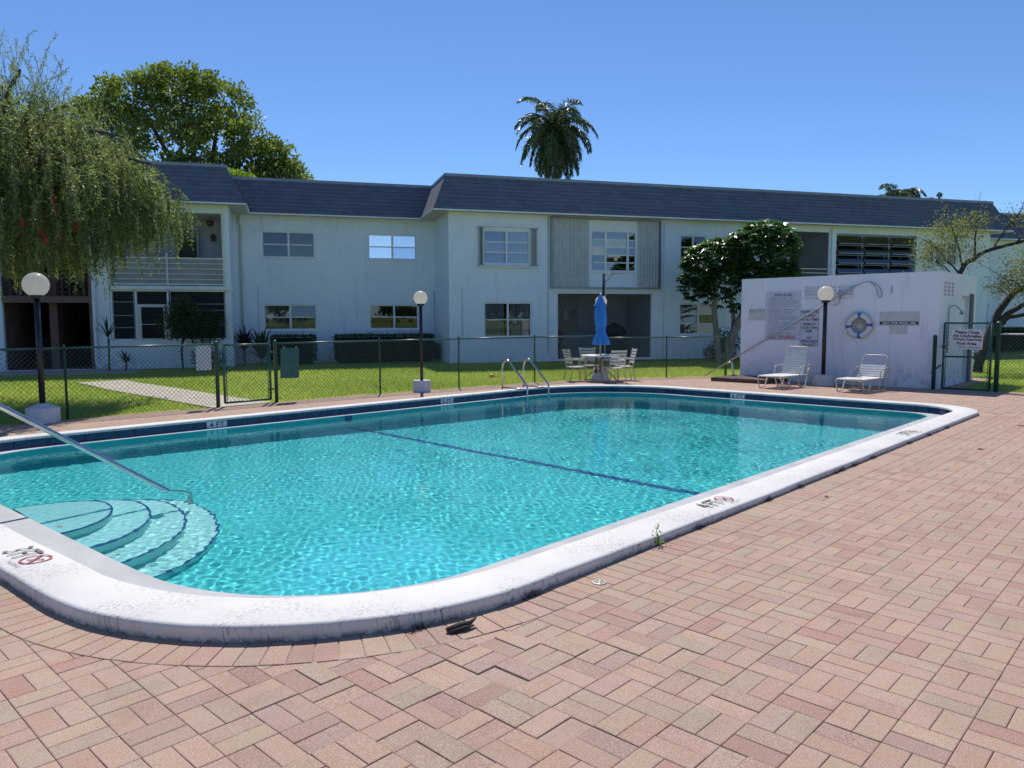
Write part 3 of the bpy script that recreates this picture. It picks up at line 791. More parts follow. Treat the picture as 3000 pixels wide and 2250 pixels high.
for i in range(len(EAVE) - 1):
    a, b, c, d = EAVE[i], EAVE[i + 1], WALLP[i + 1], WALLP[i]
    sf.add([(a[0], a[1], ZE + .004), (b[0], b[1], ZE + .004), (c[0], c[1], ZE + .004), (d[0], d[1], ZE + .004)], [(3, 2, 1, 0)])
sf.build('soffit', MAT['soffit'], bld)
fa = MB()
for i in range(len(EAVE) - 1):
    a, b = EAVE[i], EAVE[i + 1]; dx, dy = b[0] - a[0], b[1] - a[1]; l = math.hypot(dx, dy); nx_, ny_ = dy / l * .018, -dx / l * .018
    fa.add([(a[0] + nx_, a[1] + ny_, ZE - .035), (b[0] + nx_, b[1] + ny_, ZE - .035), (b[0] + nx_, b[1] + ny_, ZE + .01), (a[0] + nx_, a[1] + ny_, ZE + .01), (a[0] - nx_, a[1] - ny_, ZE - .035), (b[0] - nx_, b[1] - ny_, ZE - .035)], [(0, 1, 2, 3), (4, 5, 1, 0)])
fa.build('fascia', MAT['trim'], bld)

def wall_x(mb, x0, x1, z0, z1, y, holes, depth=.14):
    """front wall in the local XZ plane, facing -y, with rectangular openings and reveals"""
    X = sorted({x0, x1, *[h[0] for h in holes], *[h[1] for h in holes]}); Z = sorted({z0, z1, *[h[2] for h in holes], *[h[3] for h in holes]})
    for i in range(len(X) - 1):
        for k in range(len(Z) - 1):
            cx, cz = (X[i] + X[i + 1]) / 2, (Z[k] + Z[k + 1]) / 2
            if any(h[0] < cx < h[1] and h[2] < cz < h[3] for h in holes): continue
            mb.quad((X[i], y, Z[k]), (X[i + 1], y, Z[k]), (X[i + 1], y, Z[k + 1]), (X[i], y, Z[k + 1]))
    for a, b, c, d in holes:
        e = y + depth
        mb.quad((a, y, c), (a, e, c), (b, e, c), (b, y, c)); mb.quad((a, y, d), (b, y, d), (b, e, d), (a, e, d))
        mb.quad((a, y, c), (a, y, d), (a, e, d), (a, e, c)); mb.quad((b, y, c), (b, e, c), (b, e, d), (b, y, d))

def room(x0, x1, z0, z1, y, depth, mat, parent, name='room'):
    m = MB(); e = y + depth
    m.quad((x0, e, z0), (x1, e, z0), (x1, e, z1), (x0, e, z1)); m.quad((x0, y, z0), (x1, y, z0), (x1, e, z0), (x0, e, z0)); m.quad((x0, y, z1), (x0, e, z1), (x1, e, z1), (x1, y, z1))
    m.quad((x0, y, z0), (x0, e, z0), (x0, e, z1), (x0, y, z1)); m.quad((x1, y, z0), (x1, y, z1), (x1, e, z1), (x1, e, z0))
    return m.build(name, mat, parent)

def window(x0, x1, z0, z1, y, cols=2, rows=2, frame='trim', pane='glass', back=None, fw=.055, mw=.07, rw=.04, sill=True, name='window', colx=None, depth=1.6, tilt=0.0, parent=None):
    f = MB(); ya, yb = y + .035, y + .085
    f.box(x0, x1, ya, yb, z0, z0 + fw); f.box(x0, x1, ya, yb, z1 - fw, z1); f.box(x0, x0 + fw, ya, yb, z0 + fw, z1 - fw); f.box(x1 - fw, x1, ya, yb, z0 + fw, z1 - fw)
    cx = colx or [x0 + fw + (x1 - x0 - 2 * fw) * i / cols for i in range(cols + 1)]; cx[0] = x0 + fw; cx[-1] = x1 - fw
    for c in cx[1:-1]: f.box(c - mw / 2, c + mw / 2, ya - .006, yb - .004, z0 + fw, z1 - fw)
    zr = [z0 + fw + (z1 - z0 - 2 * fw) * i / rows for i in range(rows + 1)]
    for k in range(1, rows):
        for c in range(len(cx) - 1): f.box(cx[c] + mw * .4, cx[c + 1] - mw * .4, ya + .004, yb - .012, zr[k] - rw / 2, zr[k] + rw / 2)
    w = f.build(name, MAT[frame], parent or bld)
    for c in range(len(cx) - 1):
        for k in range(rows):
            p = MB(); gx0, gx1, gz0, gz1 = cx[c] + .01, cx[c + 1] - .01, zr[k] + .004, zr[k + 1] - .004
            ty = rng.normal() * .006; tz = rng.normal() * .005
            p.add([(gx0, y + .055 + ty, gz0), (gx1, y + .055 - ty, gz0), (gx1, y + .055 - ty + tz, gz1), (gx0, y + .055 + ty + tz, gz1)], [(0, 1, 2, 3)])
            p.build('pane', MAT[pane], w)
    if sill:
        s = MB(); s.box(x0 - .03, x1 + .03, y - .035, y + .03, z0 - .05, z0 - .002, .006); s.build('sill', MAT['trim'], w)
    if back:
        m = MB(); yy = y + .15; n = 46
        if back in ('curtain', 'blind_v'):
            vs_ = []; 
            for i in range(n + 1):
                xx = x0 + (x1 - x0) * i / n; dy = .018 * math.sin(i * 1.7) + .01 * math.sin(i * 3.1); vs_ += [(xx, yy + dy, z0), (xx, yy + dy, z1)]
            m.add(vs_, [(2 * i, 2 * i + 2, 2 * i + 3, 2 * i + 1) for i in range(n) if not (back == 'curtain' and 20 <= i <= 25)])
        else:
            k = int((z1 - z0) / .045)
            for i in range(k): zz = z0 + (z1 - z0) * i / k; m.quad((x0, yy, zz), (x1, yy, zz), (x1, yy + .018, zz + .042), (x0, yy + .018, zz + .042))
        m.build('window_covering', MAT[back], w)
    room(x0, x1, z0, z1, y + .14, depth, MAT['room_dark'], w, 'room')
    return w

# ---- recessed middle wall
RW = 2.53
rec = [(-6.13, -4.32, 3.70, 4.63), (-2.47, -.67, 3.70, 4.63), (-6.13, -4.32, 1.15, 2.07), (-2.45, -.64, 1.15, 2.07)]
m = MB(); wall_x(m, -7.05, 0, 0, ZE, RW, rec); m.quad((0, 0, 0), (0, 0, ZE), (0, RW, ZE), (0, RW, 0)); m.quad((-7.05, .5, 0), (-7.05, RW, 0), (-7.05, RW, ZE), (-7.05, .5, ZE))
m.build('wall', MAT['stucco'], bld)
window(*rec[0], RW, 2, 2, pane='glass', back='blind'); window(*rec[1], RW, 2, 2, pane='glass_film')
window(*rec[2], RW, 2, 2, pane='glass', back='blind_v'); window(*rec[3], RW, 2, 2, pane='glass')
# ---- right wing front wall
low2 = (8.81, 10.43, .90, 2.09); small = (8.80, 9.90, 3.72, 4.63); upw = (1.21, 2.92, 3.42, 4.60); low1 = (1.22, 2.98, .88, 2.11)
bay = (5.21, 7.02, 3.22, 5.0); porch = (3.90, 7.70, .03, 2.47); balc = (12.60, 15.47, 2.75, 4.95); louv = (15.72, 19.70, 2.9, 4.88); farw = (20.72, 21.9, 3.7, 4.66)
farl = (20.6, 22.2, .9, 2.1); pl2 = (12.6, 15.47, .05, 2.4)
m = MB(); wall_x(m, 0, 23.6, 0, ZE, 0, [low1, upw, bay, porch, low2, small, balc, louv, farw, farl, pl2]); m.quad((23.6, 0, 0), (23.6, 2.6, 0), (23.6, 2.6, ZE), (23.6, 0, ZE)); m.build('wall', MAT['stucco'], bld)
m = MB(); wall_x(m, 23.6, 42, 0, ZE, 2.6, [(25, 26.6, 3.7, 4.63), (25, 26.6, .9, 2.1), (30, 31.6, 3.7, 4.63)]); m.build('wall', MAT['stucco'], bld)
for r_ in ((25, 26.6, 3.7, 4.63), (25, 26.6, .9, 2.1), (30, 31.6, 3.7, 4.63)): window(*r_, 2.6, 2, 2)
window(*upw, 0, 2, 3, pane='glass_blue', back='curtain'); window(*low1, 0, 2, 2, back='curtain'); window(*low2, 0, 2, 3, back='curtain'); window(*small, 0, 2, 2); window(*farw, 0, 2, 2); window(*farl, 0, 2, 2)
window(5.21, 7.02, 3.22, 4.70, 0, 3, 5, pane='glass_blue', colx=[5.26, 5.80, 6.68, 6.97], mw=.09)
m = MB(); m.box(5.21, 7.02, .02, .10, 4.70, 5.0); m.build('transom_panel', MAT['trim'], bld)
# accordion storm shutters
def shutter(x0, x1, z0, z1, y, n, amp=.05, parent=None):
    m = MB(); vs_ = []
    for i in range(n + 1):
        xx = x0 + (x1 - x0) * i / n; d = amp if i % 2 else 0.0; vs_ += [(xx, y - .03 - d, z0), (xx, y - .03 - d, z1)]
    m.add(vs_, [(2 * i, 2 * i + 2, 2 * i + 3, 2 * i + 1) for i in range(n)])
    o = m.build('accordion_shutter', MAT['trim_grey'], parent or bld)
    for za, zb in ((z1, z1 + .045), (z0 - .045, z0)): t = MB(); t.box(x0 - .02, x1 + .02, y - .11, y, za, zb); t.build('shutter_track', MAT['grey_metal'], o)
    return o
MAT['trim_grey'] = pm('off_white_aluminium', (.56, .57, .56), (.48, .49, .49), 5, .5)
shutter(3.71, 5.12, 2.65, 5.06, 0, 20); shutter(7.06, 7.92, 2.65, 5.06, 0, 14)
for q_ in ((5.14, 7.05, -.10, -.005, 5.05, 5.10), (5.14, 7.05, -.10, -.005, 2.60, 2.65), (3.66, 3.70, -.1, -.003, 2.6, 5.12), (7.93, 7.97, -.1, -.003, 2.6, 5.12)): m = MB(); m.box(*q_); m.build('shutter_track', MAT['grey_metal'], bld)
shutter(1.04, 1.20, 3.40, 4.64, 0, 6, .09); shutter(2.94, 3.16, 3.40, 4.64, 0, 6, .09)
for q_ in ((1.02, 3.20, -.12, -.004, 4.685, 4.735), (1.02, 3.20, -.13, -.004, 3.30, 3.352)): m = MB(); m.box(*q_); m.build('shutter_track', MAT['trim'], bld)
# ground-floor screened porch
def screened(x0, x1, z0, z1, y, mull, deep=2.2, mat='room', fr='trim'):
    r = room(x0, x1, z0, z1, y + .14, deep, MAT[mat], bld, 'porch')
    s = MB(); s.quad((x0, y + .06, z0), (x1, y + .06, z0), (x1, y + .06, z1), (x0, y + .06, z1)); s.build('screen', MAT['screen'], r)
    f = MB()
    for x in mull: f.box(x - .03, x + .03, y + .02, y + .09, z0, z1)
    f.box(x0, x1, y + .02, y + .09, z0, z0 + .05); f.box(x0, x1, y + .02, y + .09, z1 - .05, z1); f.build('screen_frame', MAT[fr], r); return r
pr_ = screened(*porch, 0, [3.93, 5.78, 7.67])
window(4.2, 5.6, .95, 1.95, 2.2, 2, 2, frame='trim_grey', sill=False, depth=.12, parent=None, name='window')
sp = screened(*balc, 0, [12.64, 13.54, 15.44]); screened(*pl2, 0, [12.64, 14.0, 15.44])
for z in (3.28, 3.44): m = MB(); m.box(12.6, 15.47, .0, .05, z, z + .035); m.build('rail', MAT['white_metal'], sp)
m = MB(); m.box(15.50, 15.70, -.06, .05, 0, ZE - .002); m.build('pilaster', MAT['stucco'], bld)
# awning windows of the end flat, tilted open
lw = MB()
for x in (15.74, 17.02, 18.34, 19.66): lw.box(x - .03, x + .03, .03, .09, 2.9, 4.88)
lw.box(15.72, 19.70, .03, .09, 4.83, 4.88)
aw = lw.build('awning_window', MAT['grey_metal'], bld)
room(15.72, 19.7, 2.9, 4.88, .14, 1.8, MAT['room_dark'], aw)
for c in range(3):
    for k in range(5):
        xa, xb = 15.78 + c * 1.30, 15.78 + c * 1.30 + 1.2; zt = 4.80 - k * .385
        p = MB(); p.quad((xa, .05, zt), (xa, -.13, zt - .33), (xb, -.13, zt - .33), (xb, .05, zt)); po = p.build('pane', MAT['glass_blue'], aw)
        e = MB(); e.box(xa, xb, -.15, -.12, zt - .345, zt - .315); e.box(xa, xb, .035, .065, zt - .01, zt + .015)
        for x in (xa, xb): e.tube([(x, .05, zt), (x, -.135, zt - .33)], .011, 4, smooth=False)
        e.build('pane_frame', MAT['grey_metal'], po)

# ---- left wing: breezeway, balcony above screened porch
LY = .5
holes = [(-13.5, -11.10, .02, 2.10), (-13.5, -11.10, 2.22, 4.95), (-10.60, -7.22, 2.60, 4.90), (-10.60, -7.18, .89, 2.47), (-20, -17, .9, 2.1), (-20, -17, 3.6, 4.6)]
m = MB(); wall_x(m, -24, -7.05, 0, ZE, LY, holes, .16); m.build('wall', MAT['stucco'], bld)
b1 = room(-13.5, -11.10, .02, 2.10, LY + .16, 5.5, MAT['breezeway'], bld, 'breezeway'); b2 = room(-13.5, -11.10, 2.22, 4.95, LY + .16, 5.5, MAT['breezeway'], bld, 'breezeway')
window(-20, -17, .9, 2.1, LY, 3, 2); window(-20, -17, 3.6, 4.6, LY, 3, 2)
r = MB(); x = -13.45
r.box(-13.5, -11.1, LY + .05, LY + .08, 2.80, 2.84); r.box(-13.5, -11.1, LY + .05, LY + .08, 2.24, 2.28)
for i in range(13):
    xx = -13.48 + i * .198
    r.box(xx - .012, xx + .012, LY + .055, LY + .075, 2.28, 2.80)
    for k in range(3):
        z = 2.30 + k * .165
        r.tube([(xx, LY + .065, z), (xx + .198, LY + .065, z + .165)], .008, 4, False); r.tube([(xx + .198, LY + .065, z), (xx, LY + .065, z + .165)], .008, 4, False)
MAT['brown_metal'] = pm('brown_painted_iron', (.10, .065, .06), (.075, .05, .045), 5, .5)
r.build('ornamental_railing', MAT['brown_metal'], b2)
m = MB(); m.box(-13.5, -11.1, LY - .03, LY - .003, 2.06, 2.25); m.build('floor_edge', MAT['breezeway'], b2)
m = MB(); m.box(-12.42, -12.2, LY + .6, LY + 3.0, .02, 2.09); m.build('partition', MAT['breezeway'], b1); m = MB(); m.box(-12.42, -12.2, LY + .6, LY + 3.0, 2.23, 4.94); m.build('partition', MAT['breezeway'], b2)
m = MB(); m.box(-11.16, -11.08, LY - .05, LY - .003, .02, 4.95); m.build('door_jamb', MAT['breezeway'], b1)
s = MB()
for i in range(11):
    s.box(-13.45, -12.5, LY + 2.4 + i * .28, LY + 2.7 + i * .28, .0 + i * .19, .17 + i * .19)
s.build('stair', MAT['breezeway'], b1)
# balcony
MAT['panel_grey'] = pm('grey_balustrade_board', (.34, .36, .38), (.27, .29, .31), 3, .7)
bal = room(-10.60, -7.22, 2.60, 4.90, LY + .16, 1.9, MAT['room'], bld, 'balcony')
m = MB(); m.box(-10.6, -7.22, LY + .02, LY + .06, 2.63, 3.45); m.build('balustrade_panel', MAT['panel_grey'], bal)
for z in (3.44, 3.29, 3.125, 2.96, 2.79, 2.625):
    m = MB(); h = .05 if z in (3.44, 2.625) else .028; m.box(-10.6, -7.22, LY - .02, LY + .018, z, z + h); m.build('rail', MAT['white_metal'], bal)
for x, w, za in ((-8.92, .055, 3.62), (-7.24, .075, 4.9), (-10.57, .06, 4.9)):
    m = MB(); m.box(x - w / 2, x + w / 2, LY - .028, LY + .03, 2.6, za); m.build('post', MAT['white_metal'], bal)
m = MB(); m.box(-8.82, -8.22, 2.40, 2.52, 2.62, 4.57); m.build('door', MAT['glass'], bal); m = MB(); m.box(-8.88, -8.82, 2.36, 2.5, 2.62, 4.62); m.box(-8.22, -8.16, 2.36, 2.5, 2.62, 4.62); m.box(-8.82, -8.22, 2.36, 2.5, 4.57, 4.62); m.build('door_frame', MAT['trim_grey'], bal)
m = MB(); m.lathe([(.07, 4.60), (.12, 4.70), (.13, 4.78)], 10, (-7.7, 1.5, 0)); m.tube([(-7.7, 1.5, 4.76), (-7.7, 1.5, 4.9)], .006, 4); m.build('hanging_basket', MAT['brown_metal'], bal)
m = MB(); m.box(-7.78, -7.62, 2.44, 2.56, 4.22, 4.38); m.lathe([(.09, 4.38), (.02, 4.46)], 8, (-7.7, 2.46, 0)); m.build('wall_lantern', MAT['brown_metal'], bal)
m = MB(); m.box(-10.66, -6.98, LY - .07, LY - .003, 2.475, 2.585, .008); m.build('slab_edge', MAT['trim'], bld)
# lower screened porch with a door
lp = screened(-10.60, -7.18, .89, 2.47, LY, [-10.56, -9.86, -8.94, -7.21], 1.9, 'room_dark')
for x0, x1, zs in ((-10.5, -9.93, (1.28, 1.66, 2.08)), (-8.85, -7.28, (1.35, 1.42, 1.82, 2.02))):
    for q_ in [(x0, x1, LY + .03, LY + .055, z, z + .022) for z in zs] + [(x0 - .03, x0, LY + .02, LY + .075, .9, 2.46), (x1, x1 + .03, LY + .02, LY + .075, .9, 2.46)]: m = MB(); m.box(*q_); m.build('glazing_bar', MAT['grey_metal'], lp)
d = MB(); d.box(-9.82, -8.98, LY - .01, LY + .05, 1.93, 2.02); d.box(-9.82, -9.72, LY - .01, LY + .05, .9, 1.93); d.box(-9.08, -8.98, LY - .01, LY + .05, .9, 1.93); d.box(-9.72, -9.08, LY - .01, LY + .05, .9, .95); d.box(-9.72, -9.08, LY + .01, LY + .03, 1.38, 1.40)
d.build('screen_door', MAT['white_metal'], lp)
# pipes and cables on the walls
def pipe(pts, r_, mat, name): t = MB(); t.tube(pts, r_, 8); return t.build(name, MAT[mat], bld)
pipe([(-6.86, RW - .07, 5.1), (-6.86, RW - .07, 4.9), (-6.80, RW - .07, 4.6), (-6.83, RW - .07, 4.2), (-6.83, RW - .07, .1)], .045, 'soffit', 'downspout')
pipe([(-11.02, LY - .06, 5.1), (-11.02, LY - .06, .25), (-10.98, LY - .1, .12), (-10.8, LY - .25, .08)], .055, 'trim', 'downspout')
pipe([(3.58, -.025, 5.1), (3.58, -.025, .3)], .014, 'trim_grey', 'conduit'); pipe([(8.13, -.03, 5.05), (8.13, -.03, .05)], .018, 'trim', 'conduit'); pipe([(.45, -.015, 2.6), (.45, -.015, .9)], .006, 'grey_metal', 'cable'); pipe([(-6.3, RW - .012, 2.7), (-6.3, RW - .012, .5)], .006, 'grey_metal', 'cable'); pipe([(-.06, RW - .1, 2.6), (-.06, RW - .1, .1)], .012, 'grey_metal', 'cable')
# walkway in front of the left wing
ww = MB(); P4 = [bpt(-15, .4), bpt(-9.6, .4), bpt(-9.6, -1.5), bpt(-15, -1.5)]
ww.add([(p.x, p.y, -.06) for p in P4] + [(p.x, p.y, .004) for p in P4], [(4, 7, 6, 5), (0, 1, 5, 4), (1, 2, 6, 5), (2, 3, 7, 6), (3, 0, 4, 7)]); ww.build('slab', MAT['concrete'], path)
# ------------------------------------------------------------------ pool house
PH = (14.55, 3.53)
ph = empty('pool_house', (PH[0], PH[1], 0), label='low white flat-roofed pool house carrying the pool rules', cat='pool house')
MAT['ph_wall'] = stucco('lilac_white_stucco', (.90, .88, .93), (.84, .82, .89))
PHL, PHD, PHH = 4.44, 3.15, 2.475
vents = [(2.85, 2.52), (2.47, 2.14), (2.08, 1.76)]     # local y ranges (left to right in view)
fw_ = MB()
# front wall lies in local plane x = 0 facing -x : build through wall_x and swap axes
tmp = MB(); wall_x(tmp, 0, PHL, 0, PHH, 0, [(b, a, 1.94, 2.25) for a, b in vents], .12)
fw_.add([(v[1], v[0], v[2]) for v in tmp.v], [tuple(reversed(f)) for f in tmp.f])
# side wall y = 0 facing -y, with pierced block holes and a door opening
bl = [(.28 + i * .30, .28 + i * .30 + .20, 1.97 + k * .08, 1.97 + k * .08 + .058) for i in range(3) for k in range(4)]
wall_x(fw_, 0, PHD, 0, PHH, 0, bl + [(1.80, 2.50, .03, 2.0)], .14)
fw_.quad((PHD, 0, 0), (PHD, PHL, 0), (PHD, PHL, PHH), (PHD, 0, PHH)); fw_.quad((0, PHL, 0), (0, PHL, PHH), (PHD, PHL, PHH), (PHD, PHL, 0))
fw_.quad((0, 0, PHH), (PHD, 0, PHH), (PHD, PHL, PHH), (0, PHL, PHH))
fw_.build('wall', MAT['ph_wall'], ph)
for a, b in vents:
    v = MB(); v.quad((.055, b, 1.94), (.055, a, 1.94), (.055, a, 2.25), (.055, b, 2.25)); vo = v.build('vent', MAT['ph_wall'], ph)
    for k in range(3):
        s = MB(); s.box(-.02, .05, b + .004, a - .004, 2.005 + k * .078, 2.024 + k * .078); s.build('slat', MAT['ph_wall'], vo)
v = MB(); v.quad((.25, .15, 1.95), (1.2, .15, 1.95), (1.2, .15, 2.3), (.25, .15, 2.3)); v.build('vent_back', MAT['trim_grey'], ph)
d = MB(); d.box(1.80, 2.48, .06, .10, .03, 1.93); d.build('door', MAT['trim'], ph)
d = MB(); d.box(1.80, 2.50, .02, .12, 1.93, 1.995); d.build('door_header', MAT['soffit'], ph)
d = MB(); d.box(2.50, 2.72, -.05, .0 - .003, .0, 2.05); d.build('door_post', pm('weathered_grey_timber', (.20, .19, .20), (.13, .12, .13), 5, .85, stretch=(1, 1, .1)), ph)
s = MB(); s.tube([(.62, -.03, .75), (.62, -.03, 1.68), (.66, -.05, 1.75), (.80, -.10, 1.77), (1.0, -.14, 1.70), (1.08, -.16, 1.63)], .013, 6); s.lathe([(.02, 0), (.05, -.07)], 10, (1.1, -.165, 1.64)); s.build('shower_pipe', MAT['grey_metal'], ph)
b = MB(); b.box(-.06, -.003, 1.98, 2.08, 2.0, 2.10); b.tube([(-.03, 2.03, 2.0), (-.04, 2.04, 1.86), (-.05, 2.10, 1.80), (-.06, 2.18, 1.79)], .008, 6); b.build('junction_box', MAT['grey_metal'], ph)
h = MB(); h.tube([(-.02, .95, 2.20), (-.04, .95, 2.12), (-.02, .95, 2.05), (-.05, .96, 2.02)], .009, 5); h.build('wall_hook', MAT['grey_metal'], ph)

# signs on the pool house wall (each a board of its own)
def wall_sign(name, label, y0, y1, z0, z1, mat, group='signs on the pool house wall', t=.008):
    """y0 > y1 : left and right edge as seen from the pool; returns an object whose local X runs to the right, Y up"""
    w, h = y0 - y1, z1 - z0
    m = MB(); m.box(-w / 2, w / 2, -h / 2, h / 2, 0, t)
    o = m.build(name, MAT[mat]); o.location = (PH[0] - .004, (y0 + y1) / 2, (z0 + z1) / 2)
    o.rotation_euler = Euler((R(90), 0, R(-90)), 'XYZ')
    return tag(o, label, 'sign', group)
def letter(o, body, x, y, w=None, h=None, mat='text_black', align='CENTER', z=.0095, off=.008, spacing=1.0):
    return link_mesh('lettering', text_mesh(body, MAT[mat], w, h, align, 0, off, spacing), o, (x, y, z))
def screws(o, w, h, i=.02, t=.008, r=.008):
    for sx in (-1, 1):
        for sy in (-1, 1):
            m = MB(); m.lathe([(r, 0), (r * .7, .004)], 8); m.build('screw', MAT['black_metal'], o, (sx * (w / 2 - i), sy * (h / 2 - i), t))
sg = wall_sign('pool_rules_sign', 'tall faded lilac board headed POOL RULES, NO DIVING in red below', 7.33, 6.47, .98, 2.145, 'sign_lilac')
screws(sg, .86, 1.165)
letter(sg, 'POOL RULES', 0, .50, w=.42, h=.066, mat='text_darkred', off=.03)
rules = ['HOURS WILL BE OPEN FROM          UNTIL', 'ALL RESIDENTS AND GUESTS MUST SHOWER', 'POOL AREAS ARE COVERED BY FLORIDA STATE LAWS', 'ALL PERSONS USING POOL MUST WEAR A SWIMSUIT', 'AND SHOWER AFTER USING SUNTAN LOTIONS', 'NO FLOATS, SURFBOARDS, RAFTS, OR OTHER SIMILAR', 'EQUIPMENT ALLOWED', 'ALL CHILDREN MUST BE ACCOMPANIED BY AN ADULT', 'RESIDENTS MUST PROVIDE GUIDES FOR GUESTS', 'NO RUNNING OR BALL PLAYING PERMITTED', 'NO FOOD OR BEVERAGES IN POOL AREA', 'CLOSE ALL UMBRELLAS BEFORE LEAVING POOL', 'GATES WILL BE OPENED BY AUTHORIZED PERSONNEL', 'DO NOT EXTINGUISH CIGARETTES ON POOL DECK', 'USE RECEPTACLES', 'NO PETS OR ANIMALS ARE PERMITTED IN POOL AREA', 'NO LOUD OR ABUSIVE LANGUAGE WILL BE PERMITTED', 'NO GLASS BOTTLES IN POOL AREAS', 'ALL GUESTS ARE INVITED GUESTS OF RESIDENTS', 'ALL CHILDREN MUST BE ACCOMPANIED BY ADULTS', 'IN POOL', 'NO DIAPERS OR SWIM PANTS ON CHILDREN', 'UNDER 3 YEARS NOT ALLOWED IN POOL']
for k, t in enumerate(rules):
    letter(sg, t, -.35, .425 - k * .0395, w=min(.76, len(t) * .0162), h=.022, mat='text_darkred', align='LEFT', off=.0)
letter(sg, 'NO DIVING', -.02, -.515, w=.70, h=.094, mat='text_red', off=.03)
sg = wall_sign('attire_sign', 'square lilac sign reading PROPER ATTIRE REQUIRED AT ALL TIMES', 6.46, 6.03, 1.425, 1.705, 'sign_lilac')
for k, t in enumerate(('PROPER ATTIRE', 'REQUIRED', 'AT ALL TIMES')): letter(sg, t, 0, .085 - k * .088, w=.41 if k != 1 else .26, h=.064, mat='text_darkred', off=.03)
sg = wall_sign('swim_risk_sign', 'framed lilac sign reading SWIM AT YOUR OWN RISK, NO LIFEGUARD', 6.47, 6.04, .85, 1.40, 'sign_lilac')
for k, (t, w) in enumerate((('SWIM AT', .30), ('YOUR OWN', .39), ('RISK', .16), ('', 0), ('NO', .10), ('LIFEGUARD', .39), ('ON DUTY', .32))):
    if t: letter(sg, t, 0, .235 - k * .079, w=w, h=.058, mat='text_black', off=.03)
f = MB(); W, H = .215, .275
for a, b, c, d in ((-W, W, H - .008, H), (-W, W, -H, -H + .008), (-W, -W + .008, -H + .008, H - .008), (W - .008, W, -H + .008, H - .008)): f.box(a, b, c, d, .008, .010)
f.build('border', MAT['text_grey'], sg)
sg = wall_sign('blank_notice', 'small faded notice with worn lettering, left of the pool rules', 7.76, 7.33, 1.455, 1.735, 'sign_cream'); letter(sg, 'NOTICE', .0, .095, w=.38, h=.05, mat='text_grey', off=-.01); letter(sg, 'SWIM AT OWN RISK', -.03, .05, w=.28, h=.018, mat='text_grey', off=-.02); screws(sg, .43, .28)
sg = wall_sign('not_for_pool_use_sign', 'wide cream board with navy band reading NOT FOR POOL USE', 4.71, 3.91, 1.335, 1.635, 'sign_cream'); screws(sg, .80, .30)
bb = MB(); n = 10; P = [(.36 + .033 * math.cos(R(a)), .033 * math.sin(R(a))) for a in np.linspace(-90, 90, n)] + [(-.36 + .033 * math.cos(R(a)), .033 * math.sin(R(a))) for a in np.linspace(90, 270, n)]
bb.add([(x, y - .092, .011) for x, y in P] + [(x, y - .092, .007) for x, y in P], [tuple(range(2 * n))] + [(i, 2 * n + i, 2 * n + (i + 1) % (2 * n), (i + 1) % (2 * n)) for i in range(2 * n)]); bo = bb.build('band', MAT['navy'], sg)
letter(sg, 'NOT FOR POOL USE', 0, -.092, w=.67, h=.046, mat='text_white', z=.0125, off=.03)
sg = wall_sign('blank_plate', 'small blank cream plate below the NOT FOR POOL USE board', 4.49, 4.14, 1.16, 1.325, 'sign_cream'); screws(sg, .35, .165, .015)

# life ring
lr = empty('life_ring', (PH[0] - .065, 5.115, 1.34), label='white life ring with four blue bands hung on pool house', cat='life ring')
t = MB(); t.tube([(0, .225 * math.cos(2 * math.pi * i / 40), .225 * math.sin(2 * math.pi * i / 40)) for i in range(40)], .062, 12, closed=True); t.build('ring', MAT['sign_white'], lr)
for a in (92, 178, 268, 352):
    t = MB(); c, s_ = math.cos(R(a)), math.sin(R(a)); P = []
    for k in range(2):
        da = R(-8 + 16 * k)
        P.append([((.0645 * math.sin(2 * math.pi * j / 14)), (.225 + .0645 * math.cos(2 * math.pi * j / 14)) * math.cos(R(a) + da), (.225 + .0645 * math.cos(2 * math.pi * j / 14)) * math.sin(R(a) + da)) for j in range(14)])
    t.add(P[0] + P[1], [(j, (j + 1) % 14, 14 + (j + 1) % 14, 14 + j) for j in range(14)], True); t.build('band', MAT['blue_vinyl'], lr)
t = MB(); t.tube([(-.03 + .01 * math.sin(i), (.295 + .012 * math.sin(i * .8)) * math.cos(2 * math.pi * i / 48), (.295 + .012 * math.sin(i * .8)) * math.sin(2 * math.pi * i / 48)) for i in range(48)], .008, 5, closed=True); t.build('grab_line', MAT['rope'], lr)
t = MB()
for k in range(5): t.tube([(.02 - .012 * k, (.14 - .012 * k) * math.cos(2 * math.pi * i / 30), (.14 - .012 * k) * math.sin(2 * math.pi * i / 30) - .01 * k) for i in range(30)], .011, 5, closed=True)
t.build('rope_coil', MAT['rope'], lr)

# rescue hook pole
rh = empty('rescue_hook', (PH[0] - .12, 8.8, 0), label='long aluminium rescue pole with bent hook, leaning across pool house wall', cat='rescue pole')
MAT['alu'] = pm('dull_aluminium', (.55, .53, .50), (.45, .43, .4), 8, .35, metal=.6)
t = MB(); t.tube([(-.05, .06, .03), (.06, -3.58, 2.22)], .017, 8); t.build('pole', MAT['alu'], rh)
t = MB(); t.tube([(.06, -3.58, 2.22), (.06, -3.70, 2.275), (.06, -3.81, 2.305), (.06, -3.93, 2.29), (.06, -4.04, 2.22), (.06, -4.115, 2.12), (.06, -4.13, 2.03), (.06, -4.12, 1.965), (.06, -4.09, 1.94), (.06, -4.06, 1.965), (.06, -4.05, 2.03), (.06, -4.03, 2.12), (.06, -3.98, 2.21), (.06, -3.90, 2.275)], .009, 6); t.build('hook', MAT['grey_metal'], rh)
